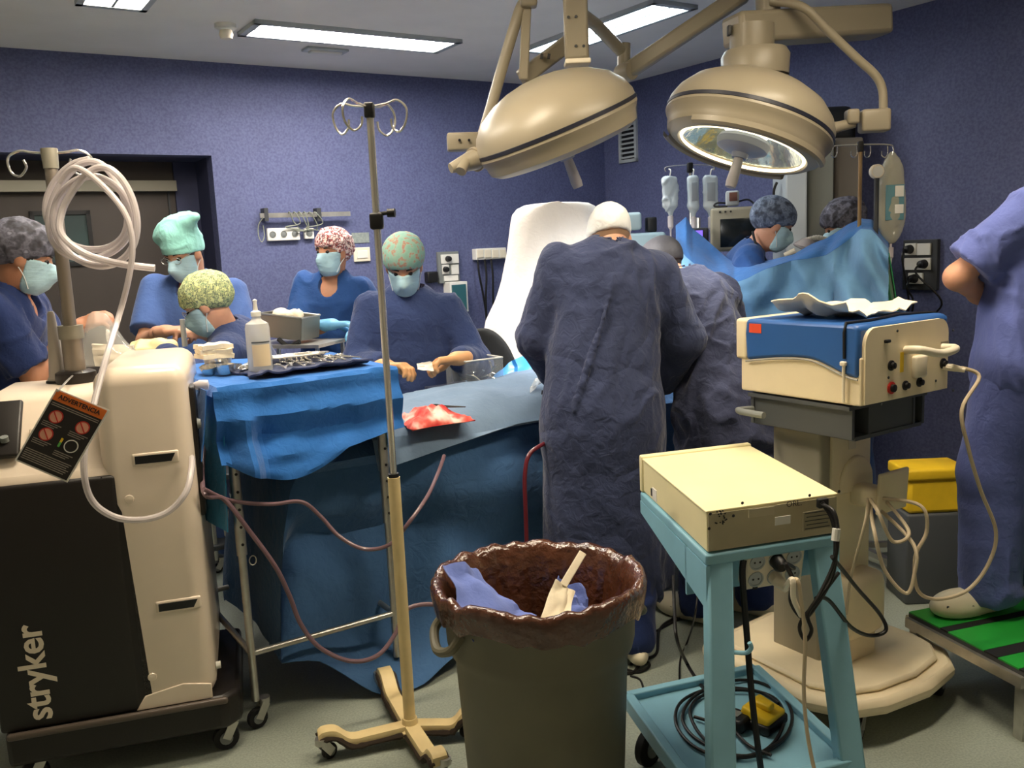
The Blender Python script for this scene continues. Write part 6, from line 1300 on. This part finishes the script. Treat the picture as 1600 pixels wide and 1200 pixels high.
hd = at(1275, 160, Yp+.02); obj('pendant_head', MB().rbox(Matrix.Translation(Vector((hd.x, hd.y, 2.2))), .34, .3, .2, .04), M_dgrey, t); obj('wall_arm', MB().bar(Vector((hd.x, hd.y, 2.2)), Vector((hd.x, hd.y, 2.2))+U*(((K-hd).dot(U))), .14, .12), M_dgrey, t)
obj('hanging_cable', MB().tube(spline([at(1214, 285, 5.3), at(1209, 300, 5.3), at(1211, 330, 5.3), at(1214, 380, 5.3)], 5), .008, 8), M_cable, t)
t = thing('equipment_cabinet', 'pale grey stacked equipment tower behind the white sheet', 'equipment tower', at(985, 380, 5.5)); 
for x0, y0, x1, y1, mm in ((938, 331, 1003, 362, mat('tower_pale', (176, 196, 200), .4)), (980, 362, 1041, 402, mat('tower_pale2', (158, 182, 190), .4)), (940, 365, 985, 402, mat('tower_pale2', (0, 0, 0)))):
    a, b = at(x0, y1, 5.5), at(x1, y0, 5.5); cc = (a+b)/2+Vector((0, .2, 0)); obj('unit', MB().rbox(Matrix.Translation(cc), abs(b.x-a.x), .4, abs(b.z-a.z), .02), mm, t)
a, b = at(938, 402, 5.5), at(1041, 402, 5.5); obj('cart_body', MB().rbox(Matrix.Translation(Vector(((a.x+b.x)/2, 5.7, a.z/2))), b.x-a.x, .42, a.z-.02, .02), M_lgrey, t); obj('speaker', MB().rb(at(1017, 351, 5.6), (.06, .1, .09), .01), M_black, t)
obj('crate', MB().rb(at(1015, 398, 5.45), (.16, .1, .02), .006), M_white, t)
# helper for sheets thrown over equipment: rings of a rounded box, pleated lower down
def shroud(rings, n=120, seed=0., amp=.03):
    Gd = []
    for (z, cx, cy, hw, hd, f) in rings:
        row = []
        for k in range(n):
            a = 2*math.pi*k/n; c_, s_ = math.cos(a), math.sin(a); e = (abs(c_)**3.2+abs(s_)**3.2)**(-1/3.2); g = 1+f*(amp*6*rz_(c_*2.6+seed, s_*2.6, z*.35)+.1*nz(c_*7+seed, s_*7, z))
            row.append(Vector((cx+hw*c_*e*g, cy+hd*s_*e*g, z+(.012*nz(c_*3, s_*3, z*4+seed)))))
        Gd.append(row)
    return Gd
zz = lambda y, Y: at(868, y, Y).z
Yw = 4.95; R_ = []
for y, x0, x1, f in ((317, 862, 884, 0), (319, 838, 905, .0), (322, 820, 922, .02), (328, 808, 933, .04), (337, 801, 939, .08), (347, 799, 941, .14), (360, 798, 942, .25), (400, 794, 944, .45), (440, 787, 946, .6), (470, 779, 948, .75), (500, 767, 952, .85), (540, 762, 956, 1), (620, 752, 962, 1), (760, 740, 975, 1), (900, 730, 985, 1)):
    p, q = at(x0, y, Yw), at(x1, y, Yw); R_.append((max(p.z, .02), (p.x+q.x)/2, Yw+.16, (q.x-p.x)/2, .2+.05*f, f*.6))
Gd = shroud(R_); m = MB().grid(Gd, closed=True); m.f.append(tuple(range(len(Gd[0]))))
tag(obj('white_sheet', m, D_white, None, smooth=60), 'bright white sheet thrown over tall equipment behind the patient', 'sheet')
# chairs
def office_chair(label, c, yaw, mt, zs=.48, bh=.5, bw_=.44, lift=.0):
    d = Vector((math.cos(yaw), math.sin(yaw), 0)); s = Vector((-d.y, d.x, 0)); t = thing('office_chair', label, 'chair', c)
    obj('seat', MB().rbox(basis(s, d, Z, c+Z*(zs+.03)), .46, .44, .07, .03, 4), mt, t)
    Gd = []
    for side in (0, 1):
        pass
    f = s_int(s_box(c-d*.23+Z*(zs+.12+bh/2+lift), (bw_/2, .045, bh/2), s, d, Z, r=.04), s_ell(c-d*.23+Z*(zs+.0+bh/2+lift), (bw_*.56, .3, bh*.64), s, d, Z))
    organic('backrest', f, c-Vector((.6, .6, 0)), c+Vector((.6, .6, 1.6)), .01, mt, t, relax_n=2)
    obj('back_support', MB().tube(spline([c-d*.1+Z*zs, c-d*.27+Z*(zs+.02), c-d*.29+Z*(zs+.2+lift)], 5), .02, 10), M_blackrub, t); obj('gas_stem', MB().cyl(c+Z*.09, c+Z*zs, .025, 14), M_black, t)
    for k in range(5): a = 2*math.pi*k/5+yaw; e = c+Vector((math.cos(a)*.28, math.sin(a)*.28, .07)); obj('base_arm', MB().bar(c+Z*.1, e, .04, .03), M_black, t); caster(t, e-Z*.07, .025, a, .02)
cch = at(770, 600, 4.72); cch.z = 0
office_chair('black office chair in front of the white sheet', cch, math.radians(80), mat('chair_black_fabric', (24, 25, 26), .85), lift=.08+.0, bh=.56, bw_=.34)
cc2 = at(752, 600, 5.35); cc2.z = 0
office_chair('burgundy chair half hidden behind the black chair', cc2, math.radians(200), mat('chair_burgundy', (84, 34, 52), .8), lift=.05, bh=.52)
# steel container with gauze behind the instrument table
sc = at(452, 508, 4.55); t = thing('steel_container', 'slanted steel sterilising container with white swabs near the red capped woman', 'container', sc-Z*.06); a_ = .35; X2 = Vector((.93, -.3, -.12)).normalized(); Y2 = Vector((.3, .95, 0)).normalized(); Z2 = X2.cross(Y2)
for off, sz in ((Y2*.09, (.24, .006, .11)), (-Y2*.09, (.24, .006, .11)), (X2*.12, (.006, .18, .11)), (-X2*.12, (.006, .18, .11)), (-Z2*.055, (.24, .18, .006))): obj('side', MB().boxm(basis(X2, Y2, Z2, sc+off), *sz), mat('container_alu', (140, 138, 128), .4, .7), t, smooth=0)
obj('rim', MB().tube([sc+X2*x*.122+Y2*y*.092+Z2*.056 for x, y in ((-1, -1), (1, -1), (1, 1), (-1, 1))], .005, 6, closed=True), M_steel, t)
for k, (x, y) in enumerate(((-.05, 0), (.02, .02), (-.01, -.03))): c = sc+X2*x+Y2*y+Z2*.05; tag(organic('white_swab', s_ell(c, (.045, .04, .035)), c-Vector((.08, .08, .08)), c+Vector((.08, .08, .08)), .009, C_white, None, wr=.005, wscale=(30, 30, 30), seed=k), 'round white swab in the slanted steel container', 'swab', 'swabs in the steel container')
st = at(470, 560, 4.55); t2 = thing('side_trolley', 'steel side trolley carrying the slanted container', 'trolley', (st.x, st.y, 0)); zt3 = sc.z-.085
obj('shelf', MB().boxm(basis(Vector((.95, -.3, 0)), Vector((.3, .95, 0)), Z, Vector((sc.x+.03, sc.y, zt3-.01))), .42, .3, .016), M_steel, t2, smooth=0)
for x in (-.19, .19):
    for y in (-.13, .13): p = Vector((sc.x+.03, sc.y, 0))+Vector((.95, -.3, 0))*x+Vector((.3, .95, 0))*y; obj('leg', MB().cyl(p+Z*.06, p+Z*(zt3-.01), .011, 10), M_steel, t2); caster(t2, p, .02, .3, .016)
obj('sling', MB().tube(spline([sc+X2*.0-Z2*.06-Y2*.1, sc+X2*.06-Z2*.09-Y2*.1, sc+X2*.12-Z2*.06-Y2*.1], 5), .012, 8), M_blackrub, t2)
# ---------------------------------------------------------------- green step
sA, sB = atz(1602, 1050, STEPZ), atz(1420, 956, STEPZ); Lv = (sA-sB).length; dv = (sA-sB).normalized(); du = Vector((-dv.y, dv.x, 0)); du = du if du.x > 0 else -du
t = thing('step_platform', 'green topped steel step with black grip strips under the man', 'step', sB+dv*Lv/2+du*.5-Z*STEPZ); M_green = mat('step_green', (34, 150, 52), .45, var=.1); Wd = 1.1
obj('deck', MB().boxm(basis(du, dv, Z, sB+dv*Lv/2+du*Wd/2-Z*.012), Wd, Lv, .016), M_dgrey, t, smooth=0)
ncut = [0.0, .285, .34, .70, .80, 1.0]
for a, b, mm, nm in ((0, .30, M_green, 'green_panel'), (.30, .37, M_blackrub, 'grip_strip'), (.37, .68, M_green, 'green_panel'), (.68, .79, M_blackrub, 'grip_strip'), (.79, .955, M_green, 'green_panel'), (.955, 1.0, M_blackrub, 'grip_strip')):
    obj(nm, MB().boxm(basis(du, dv, Z, sB+dv*Lv*(a+b)/2+du*Wd/2-Z*.002), Wd, Lv*(b-a)-.002, .006), mm, t, smooth=0)
for a, b in ((sB, sA), (sB+du*Wd, sA+du*Wd), (sB, sB+du*Wd), (sA, sA+du*Wd)): obj('rail', MB().bar(a-Z*.036, b-Z*.036, .03, .036), M_steel, t, smooth=0)
for p in (sA-dv*.02+du*.02, sB+dv*.02+du*.02, sA-dv*.02+du*(Wd-.02), sB+dv*.02+du*(Wd-.02)): obj('leg', MB().boxm(basis(du, dv, Z, p-Z*(STEPZ/2+.02)), .035, .035, STEPZ-.04), M_steel, t, smooth=0)
# yellow sharps bin behind the column cart
yb = at(1450, 740, 3.75); t = thing('sharps_bin', 'yellow sharps bin behind the column cart', 'bin', (yb.x, yb.y, 0)); yz = Vector((yb.x, yb.y, 0))
obj('stand', MB().rb(yz+Z*.2, (.26, .2, .4), .01), M_slate, t); obj('bin_body', MB().prism([(-.12, -.09), (.12, -.09), (.12, .09), (-.12, .09)], yb.z-.4, Matrix.Translation(yz+Z*.4)), M_yel, t, bevel=.015); obj('bin_lid', MB().rb(yz+Z*(yb.z+.02), (.27, .2, .05), .012), M_yel, t)
# paper on the generator
Gd = [[df(.03+.40*i/20+.02*nz(j*.4, 2, 1), .10+.28*j/14+.02*nz(i*.4, 5, 1), DH+.008+.035*abs(i/20-.5)**1.6*2+.022*max(0, rz_(i*.14, j*.16, 2.))+.012*nz(i*.5, j*.5, 4)+(.03 if i < 3 else 0)*(3-i)/3) for i in range(21)] for j in range(15)]
tag(obj('paper_wrap', MB().sheet(Gd, .004), C_white, None, smooth=30), 'crumpled cream paper wrapper lying on the blue generator', 'paper')
# packet held by the scrub nurse, bag held at left
pk = at(664, 572, 3.84); tag(obj('suture_packet', crumple(1, 1, [pk+Vector((-.035, 0, .012)), pk+Vector((.03, -.01, .02)), pk+Vector((.04, -.03, -.02)), pk+Vector((-.03, -.02, -.012))], .004, 3., 8, .003), mat('packet_white', (236, 230, 214), .5), None, smooth=30), 'small white packet between the hands of the scrub nurse', 'packet')
Gd = []
for i in range(17):
    row = []
    for j in range(22):
        v, a = i/16, 2*math.pi*j/22; cx, cy = 152+18*v, 488+84*v; w = (9+46*v**.8); p = at(cx+w*math.cos(a)*(1+.12*nz(math.cos(a)*2, v*4, 1)), cy+(4*math.sin(a)*v), 3.34); p += Vector((0, math.sin(a)*(.015+.08*v)*(1+.3*rz_(math.cos(a)*2, math.sin(a)*2, v*2)), 0)); row.append(p)
    Gd.append(row)
tag(obj('plastic_bag', MB().grid(Gd, closed=True), mat('bag_film', (216, 216, 210), .15, alpha=.3, spec=1.0), None, smooth=40), 'clear plastic bag held open between the two women at left', 'plastic bag')
pk2 = at(182, 548, 3.34); tag(obj('white_pack', crumple(1, 1, [pk2+Vector((-.09, 0, .03)), pk2+Vector((.06, .02, .015)), pk2+Vector((.05, -.02, -.06)), pk2+Vector((-.08, -.02, -.05))], .012, 5., 10, .012), C_white, None, smooth=40), 'white folded pack inside the clear plastic bag', 'pack')
pk3 = at(287, 520, 3.95); tag(obj('white_syringe', MB().tube([pk3-Vector((0, 0, .06)), pk3+Vector((.0, 0, .06))], [.012, .012], 12), M_white, None), 'white tube held upright by the man with the teal cap', 'tube')
# floor odds and ends
cupc = atz(362, 1080, .03); t = thing('crumpled_cup', 'crumpled clear plastic cup on the floor beside the suction cart', 'cup', (cupc.x, cupc.y, 0)); cd = Vector((.8, -.5, .25)).normalized(); xx, yy = frame(cd)
obj('cup_wall', MB().grid([[cupc-Z*.0+cd*(s_*.075-.05)+(xx*math.cos(a)+yy*math.sin(a))*(.02+.013*s_)*(1+.2*nz(a, s_*4, 2)) for a in np.linspace(0, 6.28, 18)[:-1]] for s_ in np.linspace(0, 1, 6)], closed=True), mat('cup_clear', (206, 204, 196), .2, alpha=.5, spec=.8), t, smooth=50); obj('cup_base', MB().cyl(cupc-cd*.055, cupc-cd*.048, .024, 14), mat('cup_wad', (190, 170, 150), .8), t)
obj('cup_puddle', MB().lathe([(0, .004), (.06, .003), (.075, 0)], Matrix.Translation(Vector((cupc.x+.06, cupc.y-.03, 0))) @ Matrix.Diagonal((1.3, .7, 1, 1)), 20), M_clear, t)
def floorcord(pts, r, lab): tag(obj('floor_cable', MB().tube(spline([atz(x, y, r+.001) for x, y in pts], 8), r, 6), M_cable, None), lab, 'cable')
floorcord([(1120, 955), (1085, 958), (1050, 968), (1030, 985), (1026, 1020), (1005, 1032), (990, 1050), (975, 1052)], .006, 'thin black cable winding over the floor to the main surgeon')
floorcord([(985, 1038), (1005, 1030), (1015, 1040), (998, 1050), (975, 1045)], .005, 'small loop of black cable on the floor by the surgeon shoe')
floorcord([(1125, 975), (1100, 965), (1075, 962), (1040, 978), (1002, 1000)], .005, 'black cable running from the trolley toward the second surgeon')
floorcord([(985, 1056), (1000, 1062), (1006, 1080), (1004, 1092)], .004, 'short black wire end on the floor left of the trolley')
tag(obj('hanging_cable', MB().tube(spline([at(1052, 900, 3.1), at(1054, 955, 2.95), at(1058, 1000, 2.85), atz(1075, 1040, .1), atz(1095, 1070, .2), atz(1110, 1085, .23)], 8), .006, 8), M_cable, None), 'thick black cable curving from the operating table to the trolley', 'cable')
tag(obj('hanging_cable', MB().tube(spline([at(1095, 880, 3.2), at(1086, 960, 3.0), atz(1075, 1000, .02), atz(1063, 1030, .008), atz(1062, 1075, .008)], 8), .0035, 6), M_cable, None), 'thin dark wire dropping behind the left trolley post', 'cable')
# dark equipment trolley in the background under the instrument table
lb = atz(440, 950, 0); t = thing('low_trolley', 'dark low trolley in the shade behind the instrument table legs', 'trolley', lb+Vector((-.25, .55, 0))); c = lb+Vector((-.35, .75, 0))
obj('lower_shelf', MB().rb(c+Z*.14, (.5, .36, .03), .008, TH), M_slate, t); obj('upper_shelf', MB().rb(c+Z*.5, (.5, .36, .03), .008, TH), M_slate, t)
for x in (-.22, .22):
    for y in (-.15, .15): p = c+U*x+W*y; obj('post', MB().cyl(p+Z*.07, p+Z*.5, .012, 10), M_steel, t); caster(t, p, .026, .5, .02)
tag(obj('storage_box', MB().rb(c+Z*.228, (.3, .2, .14), .01, TH), M_lgrey, None), 'pale grey box on the lower shelf of the dark trolley', 'box')

# breathing circuit between the anaesthetists, lanyard
bcq = at(1258, 388, 4.62); t = thing('breathing_circuit', 'clear and white breathing tubes between the two anaesthetists', 'breathing circuit', bcq)
obj('mask_dome', MB().lathe([(0, .05), (.03, .045), (.055, .015), (.065, 0), (.055, -.006)], Matrix.Translation(bcq) @ Matrix.Rotation(.4, 4, 'Y'), 20), M_hose, t)
obj('corrugated_tube', MB().tube(spline([bcq+Z*.04, bcq+Vector((.08, .02, .05)), bcq+Vector((.16, .05, .0)), bcq+Vector((.2, .1, -.2))], 14), [.014 if k % 2 else .011 for k in range(43)], 10), M_white, t)
obj('connector', MB().tube([bcq+Vector((-.05, 0, -.01)), bcq+Vector((-.1, .02, -.03))], [.016, .012], 10), M_cream, t)

obj('neck_tie', MB().tube(spline([at(1030, 412, 3.86), at(1048, 424, 3.84), at(1062, 430, 3.83), at(1075, 424, 3.84)], 6), .006, 8), M_white, SUR2)
obj('neck_tie', MB().tube(spline([at(1040, 436, 3.84), at(1055, 428, 3.83), at(1066, 438, 3.82)], 6), .005, 8), M_white, SUR2)
obj('lanyard', MB().tube(spline([at(1176, 362, 4.70), at(1180, 378, 4.66), at(1188, 392, 4.64), at(1196, 408, 4.62)], 6), .007, 8), M_black, AN1)
